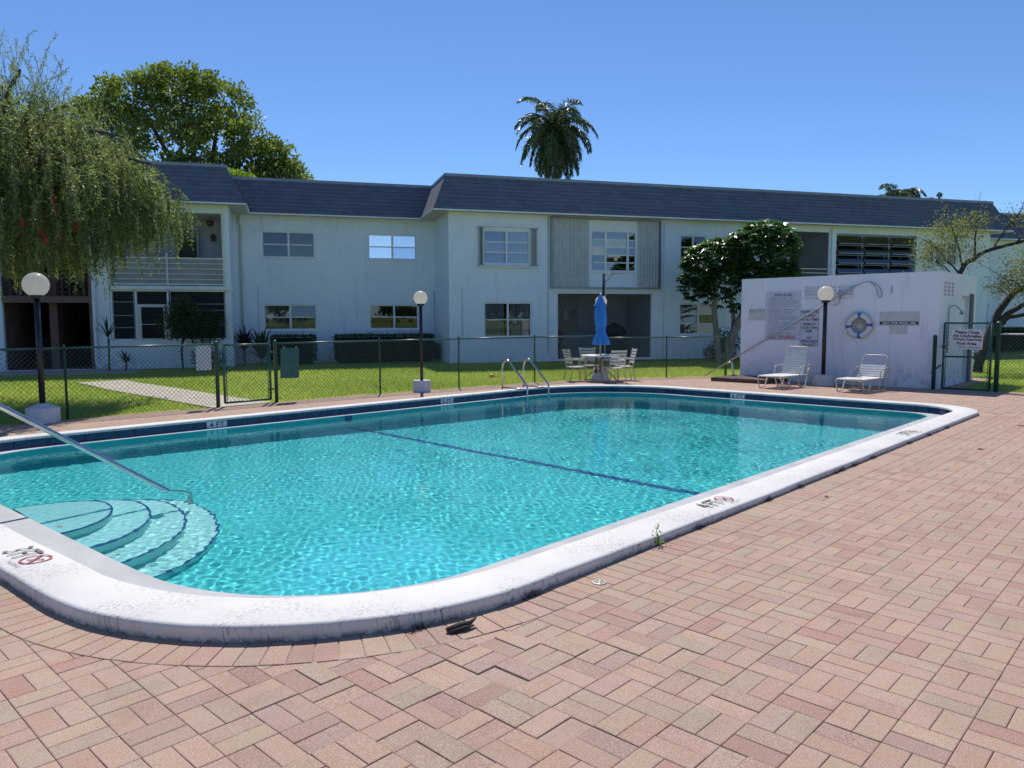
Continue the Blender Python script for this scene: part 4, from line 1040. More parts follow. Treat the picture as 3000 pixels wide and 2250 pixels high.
# low brick step and bent pipe
MAT['dark_brick'] = pm('dark_brown_brick', (.085, .05, .045), (.13, .085, .07), 9, .85, .4, 90)
st_ = empty('brick_step', (13.95, 7.5, 0), R(0), label='low dark brown brick step at the corner of the pool house', cat='step')
for row in range(7):
    for k in range(6):
        m = MB(); x0 = -.55 + k * .20; y0 = -.75 + row * .20
        m.box(x0 + .002, x0 + .197, y0 + .002, y0 + .197, 0, .094 + rng.normal() * .0015, .004); m.build('brick', MAT['dark_brick'], st_)
jp = empty('grab_pipe', (14.25, 8.02, .09), label='short bent chrome pipe standing on the brick step', cat='pipe')
t = MB(); t.tube([(0, .14, .30), (0, .12, .325), (0, .06, .335), (0, .02, .31), (0, .005, .25), (0, .0, .12), (0, -.01, .06), (0, -.04, .02), (0, -.09, .0)], .03, 10); t.build('pipe', MAT['steel'], jp)

# ------------------------------------------------------------------ chain link fences and gates
FH = 1.08
def mesh_panel(mb, a, b, z0, z1, pitch=.072, r=.0030):
    a, b = Vector(a), Vector(b); L = (b - a).length; e = (b - a) / L; H = z1 - z0
    nrm = Vector((-e.y, e.x, 0)) * .004
    k0 = -int(H / pitch) - 1; k1 = int(L / pitch) + 1
    for s, sg_ in ((1, 1), (-1, -1)):
        for k in range(k0, k1 + int(H / pitch) + 2):
            u0 = k * pitch; u1 = u0 + s * H; p0, p1 = 0.0, 1.0
            for lim, side in ((0, 1), (L, -1)):
                f0, f1 = (u0 - lim) * side, (u1 - lim) * side
                if f0 < 0 and f1 < 0: p0 = 2
                elif f0 < 0: p0 = max(p0, f0 / (f0 - f1))
                elif f1 < 0: p1 = min(p1, f0 / (f0 - f1))
            if p0 >= p1: continue
            P = a + e * (u0 + (u1 - u0) * p0) + nrm * sg_; Q = a + e * (u0 + (u1 - u0) * p1) + nrm * sg_
            mb.tube([(P.x, P.y, z0 + H * p0), (Q.x, Q.y, z0 + H * p1)], r, 3, smooth=False, cap=False)

def post(x, y, h, r, parent, name='post', capz=True):
    m = MB(); m.lathe([(r, -.05), (r, h), (r * 1.15, h), (r * 1.15, h + .015), (r * .7, h + .04), (r * .1, h + .05)], 12); return m.build(name, MAT['green_metal'], parent, (x, y, 0))

def fence(name, label, pts, h, posts, group='green chain link fence runs', end_r=None, rail_mat='green_metal'):
    o = empty(name, (pts[0][0], pts[0][1], 0), label=label, cat='fence', group=group); ox, oy = pts[0]
    mp = MB(); rl = MB(); loc = [(x - ox, y - oy) for x, y in pts]
    for a, b in zip(loc[:-1], loc[1:]):
        mesh_panel(mp, (a[0], a[1], 0), (b[0], b[1], 0), .02, h)
        rl.tube([(a[0], a[1], h), (b[0], b[1], h)], .017, 8)
    tag(mp.build('wire_mesh', MAT['green_wire'], o), kind='stuff')
    rl.build('top_rail', MAT[rail_mat], o)
    for (x, y, r) in posts: post(x - ox, y - oy, h + .01, r, o)
    return o
MAT['green_rail'] = pm('worn_green_rail', (.03, .10, .085), (.05, .13, .11), 5, .3)
fence('chain_link_fence', 'green chain link fence left of the gate, by the leftmost lamp', FENCE_L, 1.09, [(.56, 12.05, .018), (2.87, 11.88, .034), (-3, 12.2, .018)], rail_mat='green_rail')
fence('chain_link_fence', 'green chain link fence between the garden gate and the table', FENCE_M, FH, [(x, y, .034 if i == 0 else .017 if i < 4 else .026) for i, (x, y) in enumerate(FENCE_M)], rail_mat='green_rail')
fence('chain_link_fence', 'green chain link fence running from behind the umbrella to pool house', FENCE_R, 1.03, [(x, y, .017 if i == 1 else .032) for i, (x, y) in enumerate(FENCE_R) if i], rail_mat='green_rail')
fence('chain_link_fence', 'green chain link fence at right edge beyond the umbrella-notice gate', [(14.66, 2.44), (14.62, .6), (14.6, -1.5)], 1.17, [(14.62, .6, .024)], rail_mat='white_metal')

def gate(name, label, a, b, z0, z1, rails=(), r=.022):
    o = empty(name, (a[0], a[1], 0), label=label, cat='gate', group='green chain link gates'); ex, ey = b[0] - a[0], b[1] - a[1]
    f = MB(); f.tube([(0, 0, z0), (0, 0, z1)], r, 8); f.tube([(ex, ey, z0), (ex, ey, z1)], r, 8)
    for z in (z0, z1, *rails): f.tube([(0, 0, z), (ex, ey, z)], r * .85, 8)
    f.build('frame', MAT['green_metal'], o)
    m = MB(); mesh_panel(m, (0, 0, 0), (ex, ey, 0), z0, z1); tag(m.build('wire_mesh', MAT['green_wire'], o), kind='stuff')
    t = MB(); t.tube([(ex * .05, ey * .05, z0 + .03), (ex * .05, ey * .05, z1 - .03)], .008, 6); t.tube([(ex * .95, ey * .95, z0 + .03), (ex * .95, ey * .95, z1 - .03)], .008, 6); t.build('tension_bar', MAT['green_metal'], o)
    l = MB(); l.box(-.05, .05, -.03, .03, 0, .05); l.tube([(-.09, 0, .025), (.12, 0, .02)], .012, 6); l.build('latch', MAT['green_metal'], o, (ex * .0, ey * .0, z0 + (z1 - z0) * .62))
    for zz in (.18, .85):
        h_ = MB(); h_.tube([(0, 0, 0), (ex * .1, ey * .1, 0)], .018, 8); h_.build('hinge', MAT['green_metal'], o, (ex * .97, ey * .97, z0 + (z1 - z0) * zz))
    return o
gate('garden_gate', 'low green chain link gate opening to the concrete path', (2.99, 11.87), (3.86, 11.86), .06, 1.07)
gate('pool_gate', 'tall green chain link gate beside the pool house', (14.70, 3.46), (14.70, 2.60), .02, 1.39, rails=(.69,))
gp = empty('gate_post', (14.68, 2.48, 0), label='thick green steel post at right side of the pool gate', cat='post', group='gate posts by the pool house'); post(0, 0, 1.38, .045, gp)
gp = empty('gate_post', (14.42, 3.56, 0), label='short green post in front of pool house corner, latch arm across', cat='post', group='gate posts by the pool house'); post(0, 0, 1.10, .04, gp)
m = MB(); m.tube([(-.10, .02, .36), (.10, -.02, .44), (.26, -.06, .50)], .018, 6); m.build('latch_arm', MAT['green_metal'], gp)

# signs on the fences
sgn = MB(); sgn.box(-.29, .29, -.006, .006, -.21, .21, .004)
so = sgn.build('gate_notice', MAT['sign_white'], None, (14.655, 3.03, 1.06), (0, R(1), R(-90))); tag(so, 'white board reading Please Close All Umbrellas, wired to pool gate', 'sign', 'signs on the fences')
for k, (t, w) in enumerate((('Please Close', .44), ('All Umbrellas', .52), ('When Leaving', .52), ('Pool Area', .36))):
    link_mesh('lettering', text_mesh(t, MAT['text_black'], w, .064, 'CENTER', 0, .03), so, (0, -.0085, .145 - k * .078), (R(90), 0, 0))
link_mesh('lettering', text_mesh('Board of Directors', MAT['text_black'], .40, .032, 'CENTER', 0, .005), so, (.07, -.0085, -.165), (R(90), 0, 0))
for sx in (-1, 1):
    for sz in (-1, 1): m = MB(); m.lathe([(.009, 0), (.006, .006)], 8); m.build('screw', MAT['black_metal'], so, (sx * .275, -.006, sz * .195), (R(90), 0, 0))
m = MB(); m.box(-.13, .13, -.004, .004, -.21, .21, .003); so = m.build('blank_board', MAT['sign_white'], None, (2.66, 11.92, .86), (0, 0, R(-4))); tag(so, 'blank white board hung behind the fence left of the gate', 'sign', 'signs on the fences')
for sx in (-.10, .10): m = MB(); m.lathe([(.012, 0), (.012, .004)], 8); m.build('eyelet', MAT['grey_metal'], so, (sx, -.005, .19), (R(90), 0, 0))
m = MB(); m.box(-.185, .185, -.006, .006, -.28, .28, .03); so = m.build('green_board', MAT['green_metal'], None, (4.22, 11.78, .71), (0, R(1.5), R(-4))); tag(so, 'dark green rounded board hung on fence right of the gate', 'sign', 'signs on the fences')
m = MB(); [m.tube([(x, -.012, .27), (x, -.012, .31)], .006, 5) for x in (-.12, .12)]; m.build('hanging_tie', MAT['white_metal'], so)

# ------------------------------------------------------------------ globe lamps
def lamp(x, y, h, rg, rb, hb, label, cone=False, rp=.035):
    o = empty('globe_lamp', (x, y, 0), label=label, cat='lamp', group='globe lamps round the pool')
    b = MB()
    pr = [(rb * 1.02, 0), (rb, .01), (rb, hb - .012), (rb * .97, hb)]
    if cone: pr += [(rb * .8, hb + .012), (rp * 1.9, hb + .05), (rp * 1.8, hb + .065)]
    b.lathe(pr, 28); b.build('base', MAT['concrete_white'], o)
    p = MB(); zc = h - rg; zb = zc - rg * .88
    p.lathe([(rp, hb * .9), (rp * .98, zb - .02)], 14); p.build('post', MAT['black_metal'], o)
    c = MB(); c.lathe([(rp * 1.3, zb - .05), (rg * .52, zb - .03), (rg * .52, zb + .008)], 20); c.build('collar', MAT['black_metal'], o)
    g = MB(); prof = []
    for k in range(19):
        a = R(-62 + (152) * k / 18); prof.append((max(.002, rg * math.cos(a)), zc + rg * math.sin(a)))
    g.lathe(prof, 28); g.build('globe', MAT['globe'], o); return o
lamp(.20, 11.93, 2.21, .178, .225, .22, 'large globe lamp on drum base left of the chain link gate', True, .042)
lamp(7.05, 11.38, 2.10, .145, .185, .24, 'globe lamp in front of the hedge, on low white drum base', False, .034)
lamp(12.62, 10.86, 2.10, .15, .19, .25, 'globe lamp half hidden behind the closed blue umbrella', False, .034)
lamp(14.02, 5.70, 2.22, .172, .235, .24, 'globe lamp between the two loungers, before the pool house', False, .045)

# ------------------------------------------------------------------ table, chairs, umbrella
TC = (11.80, 10.27)
camr = (_r.x, _r.y); camf = (fx / math.hypot(fx, fy), fy / math.hypot(fx, fy))
def rel(a, b): return (TC[0] + camr[0] * a + camf[0] * b, TC[1] + camr[1] * a + camf[1] * b)
tb = empty('patio_table', (TC[0], TC[1], 0), label='round white patio table with scrolled iron legs', cat='table')
m = MB(); m.lathe([(.46, .595), (.475, .605), (.475, .622), (.465, .63), (.03, .632)], 36); m.build('table_top', MAT['white_strap'], tb)
MAT['rust_metal'] = pm('rusty_cream_metal', (.42, .36, .28), (.24, .15, .10), 7, .6)
for k in range(4):
    a = R(45 + 90 * k); c, s = math.cos(a), math.sin(a); t = MB()
    P = [(.36, .595), (.30, .50), (.16, .42), (.10, .33), (.13, .24), (.24, .17), (.34, .09), (.40, .0)]
    t.tube([(r_ * c, r_ * s, z) for r_, z in P], .014, 6); t.build('leg', MAT['rust_metal'], tb)
    t = MB(); t.tube([((.20 + .08 * math.cos(u)) * c, (.20 + .08 * math.cos(u)) * s, .28 + .08 * math.sin(u)) for u in np.linspace(0, 5.2, 14)], .009, 5); t.build('scroll', MAT['rust_metal'], tb)
m = MB(); m.tube([(.11 * math.cos(u), .11 * math.sin(u), .33) for u in np.linspace(0, 2 * math.pi, 20)[:-1]], .01, 5, closed=True); m.build('leg_ring', MAT['rust_metal'], tb)

def make_chair():
    o = empty('patio_chair', (0, 0, 0)); W = .20
    for s in (-1, 1):
        m = MB(); m.tube([(s * W, .19, 0), (s * W, .17, .34), (s * W, .17, .52)], .011, 6); m.build('leg', MAT['cream_metal'], o)
        m = MB(); m.tube([(s * W, -.24, 0), (s * W, -.17, .33), (s * W, -.20, .48), (s * W, -.27, .78)], .012, 6); m.build('leg', MAT['cream_metal'], o)
        m = MB(); m.tube([(s * W, .20, .53), (s * (W + .01), .0, .535), (s * W, -.21, .53)], .014, 6); m.build('armrest', MAT['cream_metal'], o)
    m = MB(); m.tube([(-W, .18, .335), (W, .18, .335)], .011, 6); m.tube([(-W, -.17, .335), (W, -.17, .335)], .011, 6); m.tube([(-W, .18, .335), (-W, -.17, .335)], .011, 6); m.tube([(W, .18, .335), (W, -.17, .335)], .011, 6); m.build('seat_frame', MAT['cream_metal'], o)
    for k in range(7):
        m = MB(); y = -.15 + k * .05; m.box(-W, W, y, y + .042, .34, .352, .003); m.build('seat_slat', MAT['white_strap'], o)
    for k in range(5):
        z = .43 + k * .072; y = -.19 - (z - .45) * .24
        m = MB(); m.add([(-W, y, z), (W, y, z), (W, y - .012, z + .045), (-W, y - .012, z + .045), (-W, y - .012, z), (W, y - .012, z), (W, y - .022, z + .045), (-W, y - .022, z + .045)], [(0, 1, 2, 3), (7, 6, 5, 4), (3, 2, 6, 7), (4, 5, 1, 0), (0, 3, 7, 4), (1, 5, 6, 2)]); m.build('back_slat', MAT['white_strap'], o)
    return o
proto = make_chair()
spots = [(-.60, -.05, 'slatted patio chair left of the round table, facing right'), (.60, .12, 'slatted patio chair right of the round table, nearest the pool house'), (.26, -.52, 'slatted patio chair in front of the table, its back to the pool'), (-.18, .56, 'slatted patio chair behind the table, facing the pool')]
for i, (a, b, lab) in enumerate(spots):
    o = proto if i == 0 else copy_tree(proto); x, y = rel(a, b); o.location = (x, y, 0)
    o.rotation_euler = (0, 0, math.atan2(TC[1] - y, TC[0] - x) - R(90) + (.25 if i == 0 else -.1)); tag(o, lab, 'chair', 'patio chairs round the table')
um = empty('patio_umbrella', (TC[0], TC[1], 0), label='closed bright blue patio umbrella standing through the table', cat='umbrella')
MAT['umb'] = pm('bright_blue_canopy', (.06, .30, .74), (.05, .25, .66), 5, .7, .2, 50)
def canopy(prof, nf, depth, ph_):
    m = MB(); n = 72; vs_ = []
    for r_, z in prof:
        for j in range(n):
            a = 2 * math.pi * j / n; k = 1 + depth * math.cos(nf * a + ph_ + z * 1.3) + .12 * math.sin(3 * a + z * 4); vs_.append((r_ * k * math.cos(a), r_ * k * math.sin(a), z))
    m.add(vs_, [(i * n + j, i * n + (j + 1) % n, (i + 1) * n + (j + 1) % n, (i + 1) * n + j) for i in range(len(prof) - 1) for j in range(n)], True); return m
canopy([(.19, .88), (.175, .95), (.14, 1.05), (.105, 1.17), (.092, 1.24), (.105, 1.32), (.125, 1.45), (.13, 1.58), (.115, 1.72), (.085, 1.86), (.05, 1.98), (.03, 2.05)], 8, .20, .4).build('canopy', MAT['umb'], um)
canopy([(.145, 1.82), (.125, 1.86), (.09, 1.93), (.06, 2.0), (.045, 2.06), (.03, 2.08)], 8, .14, 1.0).build('vent_cap', MAT['umb'], um)
m = MB(); m.tube([(.104 * (1 + .2 * math.cos(8 * a + .4)) * math.cos(a), .104 * (1 + .2 * math.cos(8 * a + .4)) * math.sin(a), 1.24 + .01 * math.sin(a)) for a in np.linspace(0, 2 * math.pi, 40)[:-1]], .012, 5, closed=True); m.build('tie_strap', MAT['umb'], um)
m = MB(); m.lathe([(.018, .16), (.018, 2.08), (.028, 2.09), (.028, 2.11), (.01, 2.13)], 10); m.build('pole', MAT['alu'], um)
m = MB(); m.add([(-.17, -.17, 0), (.17, -.17, 0), (.17, .17, 0), (-.17, .17, 0), (-.13, -.13, .15), (.13, -.13, .15), (.13, .13, .15), (-.13, .13, .15), (-.05, -.05, .19), (.05, -.05, .19), (.05, .05, .19), (-.05, .05, .19)], [(0, 1, 5, 4), (1, 2, 6, 5), (2, 3, 7, 6), (3, 0, 4, 7), (4, 5, 9, 8), (5, 6, 10, 9), (6, 7, 11, 10), (7, 4, 8, 11), (8, 9, 10, 11)]); m.build('base', MAT['concrete_white'], um)

# ------------------------------------------------------------------ loungers
def lounger(x, y, rz, label, back_deg, straps, top_h):
    """local +x from foot to head, y across"""
    o = empty('lounger', (x, y, 0), rz, label=label, cat='lounger', group='strapped loungers by the pool house'); W = .27; zs = .26
    for s in (-1, 1):
        m = MB(); m.tube([(.0, s * W, zs - .01), (-.02, s * W, zs - .03), (.03, s * W, .03), (.055, s * W, .012), (.24, s * W, .012), (.27, s * W, .03), (.36, s * W, zs - .05), (.41, s * W, zs - .015)], .013, 7); m.build('leg', MAT['cream_metal'], o)
        m = MB(); m.tube([(.62, s * W, zs - .02), (.67, s * W, zs - .05), (.76, s * W, .03), (.79, s * W, .012), (.98, s * W, .012), (1.02, s * W, .03), (1.10, s * W, zs + .02), (1.14, s * W, zs + .15)], .013, 7); m.build('leg', MAT['cream_metal'], o)
        m = MB(); m.tube([(.70, s * (W + .03), zs), (.71, s * (W + .03), .40), (.73, s * (W + .03), .435), (.78, s * (W + .03), .45), (1.12, s * (W + .03), .475), (1.15, s * (W + .03), .46), (1.16, s * (W + .02), .40), (1.10, s * W, zs)], .014, 7); m.build('armrest', MAT['cream_metal'], o)
        m = MB(); m.tube([(-.01, s * W, zs), (1.12, s * W, zs)], .015, 7); m.build('side_rail', MAT['cream_metal'], o)
    m = MB(); m.tube([(0, -W, zs), (0, W, zs)], .015, 7); m.build('cross_bar', MAT['cream_metal'], o)
    m = MB(); m.tube([(.42, -W, zs - .03), (.45, 0, zs - .07), (.42, W, zs - .03)], .011, 7); m.build('cross_bar', MAT['cream_metal'], o)
    for k in range(16):
        m = MB(); x0 = .02 + k * .057; m.box(x0, x0 + .049, -W - .012, W + .012, zs + .006, zs + .018, .003); m.build('seat_strap', MAT['white_strap'], o)
    ca, sa = math.cos(R(back_deg)), math.sin(R(back_deg)); Lb = top_h / sa; hx, hz = .92, zs + .01
    bp = lambda u, yy, d=0: (hx + u * ca - d * sa, yy, hz + u * sa + d * ca)
    m = MB(); m.tube([bp(0, -W + .02), bp(Lb - .06, -W + .02), bp(Lb - .02, -W + .04), bp(Lb, -W + .09), bp(Lb, W - .09), bp(Lb - .02, W - .04), bp(Lb - .06, W - .02), bp(0, W - .02)], .014, 8); m.build('back_frame', MAT['cream_metal'], o)
    n = int(Lb / .055)
    for k in range(n):
        u = .02 + k * .055
        if not straps(k, n): continue
        m = MB(); w = W - .012; a, b = bp(u, -w, .014), bp(u + .045, -w, .014); c, d = bp(u + .045, w, .014), bp(u, w, .014); a2, b2, c2, d2 = bp(u, -w, .004), bp(u + .045, -w, .004), bp(u + .045, w, .004), bp(u, w, .004)
        m.add([a, b, c, d, a2, b2, c2, d2], [(0, 3, 2, 1), (4, 5, 6, 7), (0, 1, 5, 4), (2, 3, 7, 6), (1, 2, 6, 5), (3, 0, 4, 7)]); m.build('back_strap', MAT['white_strap'], o)
    return o
lounger(12.36, 6.20, R(-6), 'white strapped lounger with tall raised back, left of lamp', 69, lambda k, n: k < n - 1, .60)
lounger(12.57, 4.62, R(-6), 'white strapped lounger missing its upper back straps, right of lamp', 60, lambda k, n: k < n * .52, .45)

# ------------------------------------------------------------------ bracket post on the lawn, porch things, small things
hp = empty('bracket_post', (17.2, 14.15, 0), label='slim dark post with scrolled bracket standing before the porch', cat='post')
m = MB(); m.tube([(0, 0, 0), (0, 0, 3.0)], .04, 8); m.build('post', MAT['black_metal'], hp)
m = MB(); rx_, ry_ = camr; q = lambda u, z: (rx_ * u, ry_ * u, z)
m.tube([q(0, 2.70), q(.12, 2.78), q(.26, 2.92), q(.32, 2.96)], .012, 5); m.tube([q(0, 2.93), q(.2, 2.98), q(.42, 2.98)], .012, 5); m.tube([q(.42, 2.98), q(.46, 2.95), q(.44, 2.92), q(.40, 2.93)], .008, 5); m.tube([q(.04, 2.72), q(.08, 2.64), q(.05, 2.60), q(.02, 2.63)], .008, 5); m.build('bracket', MAT['black_metal'], hp)
p = bpt(6.6, 1.0); gr = empty('covered_grill', (p.x, p.y, .03), BTH, label='black covered barbecue grill inside the screened porch', cat='grill')
m = MB(); m.box(-.45, .45, -.28, .28, 0, .85, .05); m.build('cover', MAT['black_metal'], gr); m = MB(); m.tube([(-.28, 0, .85), (-.22, 0, 1.0), (0, 0, 1.12), (.22, 0, 1.0), (.28, 0, .85)], .24, 12); m.build('lid', MAT['black_metal'], gr)
p = bpt(4.25, 1.0); rc = empty('round_chair', (p.x, p.y, .03), BTH, label='dark round-backed chair inside the screened porch', cat='chair')
m = MB(); m.lathe([(.30, .38), (.34, .42), (.33, .47)], 20); m.build('seat', MAT['brown_metal'], rc)
m = MB(); m.add([(.36 * math.cos(a) * 1.0, .12 + .1 * math.sin(a) * 0, .78 + .36 * math.sin(a)) for a in np.linspace(0, 2 * math.pi, 24)[:-1]] + [(.36 * math.cos(a), .18, .78 + .36 * math.sin(a)) for a in np.linspace(0, 2 * math.pi, 24)[:-1]], [tuple(range(23)), tuple(reversed(range(23, 46)))] + [(i, 23 + i, 23 + (i + 1) % 23, (i + 1) % 23) for i in range(23)]); m.build('backrest', MAT['brown_metal'], rc)
for k in range(4): a = R(45 + 90 * k); m = MB(); m.tube([(.2 * math.cos(a), .2 * math.sin(a), .4), (.27 * math.cos(a), .27 * math.sin(a), 0)], .016, 6); m.build('leg', MAT['brown_metal'], rc)
yl = empty('sprinkler_toy', (10.72, 12.95, 0), label='small yellow plastic thing lying on the lawn', cat='toy'); m = MB(); m.lathe([(.02, 0), (.08, .02), (.085, .05), (.05, .09), (.01, .10)], 12); m.build('dome', MAT['yellow'], yl); m = MB(); m.tube([(.06, -.04, .02), (.30, -.22, .015)], .012, 6); m.build('stem', MAT['yellow'], yl)
dc = empty('drain_cap', (.23, 1.71, .0), label='round cream drain cap set in pavers beside the coping', cat='drain cap'); m = MB(); m.lathe([(.043, 0), (.043, .004), (.039, .006), (.002, .0065)], 24); m.build('disc', MAT['cream_metal'], dc)
for k in range(6): m = MB(); a = R(60 * k); m.quad((.012 * math.cos(a) - .004 * math.sin(a), .012 * math.sin(a) + .004 * math.cos(a), .0075), (.012 * math.cos(a) + .004 * math.sin(a), .012 * math.sin(a) - .004 * math.cos(a), .0075), (.034 * math.cos(a) + .005 * math.sin(a), .034 * math.sin(a) - .005 * math.cos(a), .0075), (.034 * math.cos(a) - .005 * math.sin(a), .034 * math.sin(a) + .005 * math.cos(a), .0075)); m.build('slot', MAT['brown_metal'], dc)
tw = empty('bark_piece', (-.74, 1.80, .004), R(-28), label='dark splinter of bark lying against foot of coping', cat='twig'); m = MB(); m.tube([(-.09, -.01, .01), (-.03, 0, .016), (.03, .012, .02), (.07, .03, .035)], [.012, .02, .014, .004], 6); m.build('splinter', MAT['bark_dark'], tw); m = MB(); m.tube([(-.08, -.03, .006), (.0, -.018, .012), (.05, 0, .012)], [.008, .011, .004], 5); m.build('splinter', MAT['bark_dark'], tw)
def dry_leaf(x, y, z, s, rz, label):
    o = empty('fallen_leaf', (x, y, z), rz, label=label, cat='leaf', group='fallen leaves round the pool'); m = MB(); n = 7; vs_ = []
    for i in range(n): t = i / (n - 1); w = math.sin(math.pi * t) * .32 * s + .002; vs_ += [((t - .5) * s, -w, .006 + .018 * s * 8 * (t - .5) ** 2 + .02 * s), ((t - .5) * s, 0, .006 + .018 * s * 8 * (t - .5) ** 2), ((t - .5) * s, w, .006 + .018 * s * 8 * (t - .5) ** 2 + .02 * s)]
    m.add(vs_, [(3 * i + k, 3 * i + k + 1, 3 * i + k + 4, 3 * i + k + 3) for i in range(n - 1) for k in (0, 1)], True); m.build('blade', MAT['brown'], o)
dry_leaf(6.72, 1.14, 0, .09, .4, 'dark dry leaf on the pavers, nearer of two right of pool'); dry_leaf(9.24, 1.16, 0, .12, 1.2, 'dark dry leaf on the pavers at far right edge'); dry_leaf(-1.40, 5.62, Z_LEDGE, .06, 1.9, 'brown leaf on pool ledge beside the steps'); dry_leaf(-1.36, 4.55, Z_LEDGE, .05, .7, 'brown leaf on pool ledge between 3 FT mark and water'); dry_leaf(3.2, 1.55, 0, .05, .2, 'tiny tan leaf on pavers below the 4 FT mark')
# ------------------------------------------------------------------ vegetation
FD = Vector((fx, fy, 0)).normalized(); RD = Vector((_r.x, _r.y, 0)).normalized()
def gp_(lat, dep, z=0.0):
    """garden coordinates: metres to the right and metres away as the garden is paced out from the near deck"""
    return Vector((CAMP.x, CAMP.y, 0)) + FD * dep + RD * lat + Vector((0, 0, z))

def unit(a): return a / (np.linalg.norm(a, axis=-1, keepdims=True) + 1e-9)
def leaves_np(P, D, L, W, rnd, r, fold=.0, flat=0.0):
    """diamond leaves: base P, axis D, length L, width W"""
    n = len(P); D = unit(D); S = unit(np.cross(D, r.normal(size=(n, 3)) + np.array([0, 0, flat]))); U = np.cross(S, D)
    L = np.broadcast_to(np.asarray(L, float), (n,))[:, None]; W = np.broadcast_to(np.asarray(W, float), (n,))[:, None]
    mid = P + D * L * .45
    V = np.stack([P, mid + S * W * .5 + U * W * fold, P + D * L - U * L * .12, mid - S * W * .5 + U * W * fold], 1).reshape(-1, 3)
    F = np.arange(4 * n).reshape(n, 4); return V, F, np.repeat(rnd, 4)

def merge(parts):
    V, F, A, b = [], [], [], 0
    for v, f, a in parts: V.append(v); F.append(f + b); A.append(a); b += len(v)
    return np.concatenate(V), np.concatenate(F), np.concatenate(A)

def leaf_obj(name, parts, mat, parent, origin):
    V, F, A = merge(parts) if isinstance(parts, list) else parts
    o = link_mesh(name, np_mesh(name, V - np.array(origin), F, mat, {'rnd': np.clip(A, 0, 1)}), parent); return o

def limb(mb, pts, r0, r1, origin, n=7, wob=.0):
    k = len(pts); P = [Vector(p) - Vector(origin) for p in pts]
    Q, rad = [], []
    for i in range(k - 1):
        for j in range(4):
            t = j / 4; p0 = P[max(i - 1, 0)]; p1 = P[i]; p2 = P[i + 1]; p3 = P[min(i + 2, k - 1)]
            q = .5 * ((2 * p1) + (p2 - p0) * t + (2 * p0 - 5 * p1 + 4 * p2 - p3) * t * t + (3 * p1 - p0 - 3 * p2 + p3) * t ** 3)
            Q.append(q + Vector((random.gauss(0, wob), random.gauss(0, wob), random.gauss(0, wob)))); rad.append(r0 + (r1 - r0) * (i + t) / (k - 1))
    Q.append(P[-1]); rad.append(r1); mb.tube(Q, rad, n)

MAT['lf_bottle'] = leaf_mat('bottlebrush_leaf', (.065, .095, .045), (.25, .285, .14), .5, .5)
MAT['lf_grape'] = leaf_mat('broad_leaf_canopy', (.055, .10, .022), (.25, .29, .06), .5, .42)
MAT['lf_bright'] = leaf_mat('bright_green_leaf', (.08, .16, .02), (.24, .34, .05), .5, .4)
MAT['lf_sch'] = leaf_mat('glossy_umbrella_leaf', (.022, .065, .02), (.11, .22, .045), .26, .25, 1.0)
MAT['lf_olive'] = leaf_mat('olive_small_leaf', (.11, .12, .04), (.32, .31, .11), .55, .4)
MAT['lf_palm'] = leaf_mat('palm_leaflet', (.03, .058, .02), (.12, .17, .05), .33, .3, .8)
MAT['lf_hedge'] = leaf_mat('hedge_leaf', (.018, .04, .012), (.055, .095, .022), .45, .25)
MAT['lf_dark'] = leaf_mat('dark_purple_strap_leaf', (.03, .022, .025), (.06, .05, .035), .4, .2)
MAT['lf_shrub'] = leaf_mat('shrub_leaf', (.02, .045, .014), (.07, .11, .03), .45, .3)
MAT['red_bloom'] = pm('red_bottlebrush_bloom', (.55, .04, .02), (.40, .02, .02), 60, .8)
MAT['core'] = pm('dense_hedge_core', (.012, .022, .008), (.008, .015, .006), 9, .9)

# ---- weeping bottlebrush at the left
r1 = np.random.default_rng(21)
o0 = gp_(-10.35, 14.7); bb = empty('bottlebrush_tree', o0, label='weeping bottlebrush tree with red blooms at the left edge', cat='tree')
tr = MB()
limb(tr, [gp_(-10.35, 14.7, -.1), gp_(-10.4, 14.7, 1.2), gp_(-10.2, 14.6, 2.4), gp_(-9.9, 14.6, 3.5)], .17, .11, o0, 9)
tips = []
for lat, dep, z in ((-7.2, 14.2, 4.9), (-7.8, 15.6, 5.2), (-8.6, 13.4, 5.3), (-9.2, 15.2, 5.7), (-9.0, 14.3, 6.1), (-8.3, 14.8, 5.6), (-10.4, 13.2, 5.6), (-11.4, 14.6, 5.6), (-10.6, 16.0, 5.7), (-6.9, 15.0, 4.5), (-11.9, 13.4, 5.2), (-9.6, 12.9, 5.2)):
    a = gp_(-9.95, 14.6, 3.3); b = gp_(lat, dep, z); limb(tr, [a, a.lerp(b, .4) + Vector((0, 0, .5)), a.lerp(b, .75) + Vector((0, 0, .45)), b], .07, .018, o0, 6, .02); tips.append(b)
tr.build('trunk', MAT['bark'], bb)
lt = [-12.6, -10.5, -9.6, -8.6, -7.9, -7.5, -7.1, -6.9]; zt_ = [5.5, 6.0, 5.95, 5.75, 5.35, 4.95, 4.5, 4.2]; zb_ = [2.5, 2.45, 2.5, 2.5, 2.75, 3.05, 3.45, 3.8]
S = 3800
u = r1.uniform(-12.4, -6.92, S); v = np.clip(r1.normal(14.6, 1.0, S), 12.6, 16.9)
zt1 = np.interp(u, lt, zt_) - .07 * (v - 14.6) ** 2; zb1 = np.interp(u, lt, zb_) + r1.normal(size=S) * .18
z = zb1 + (zt1 - zb1) * r1.beta(1.9, 1.05, S); z_end = np.maximum(zb1 - .1, z - r1.uniform(.45, 1.4, S))
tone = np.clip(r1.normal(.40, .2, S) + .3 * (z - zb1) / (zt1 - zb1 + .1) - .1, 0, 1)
p = np.array([CAMP.x, CAMP.y, 0]) + np.outer(v, np.array(FD)) + np.outer(u, np.array(RD)); p[:, 2] = z
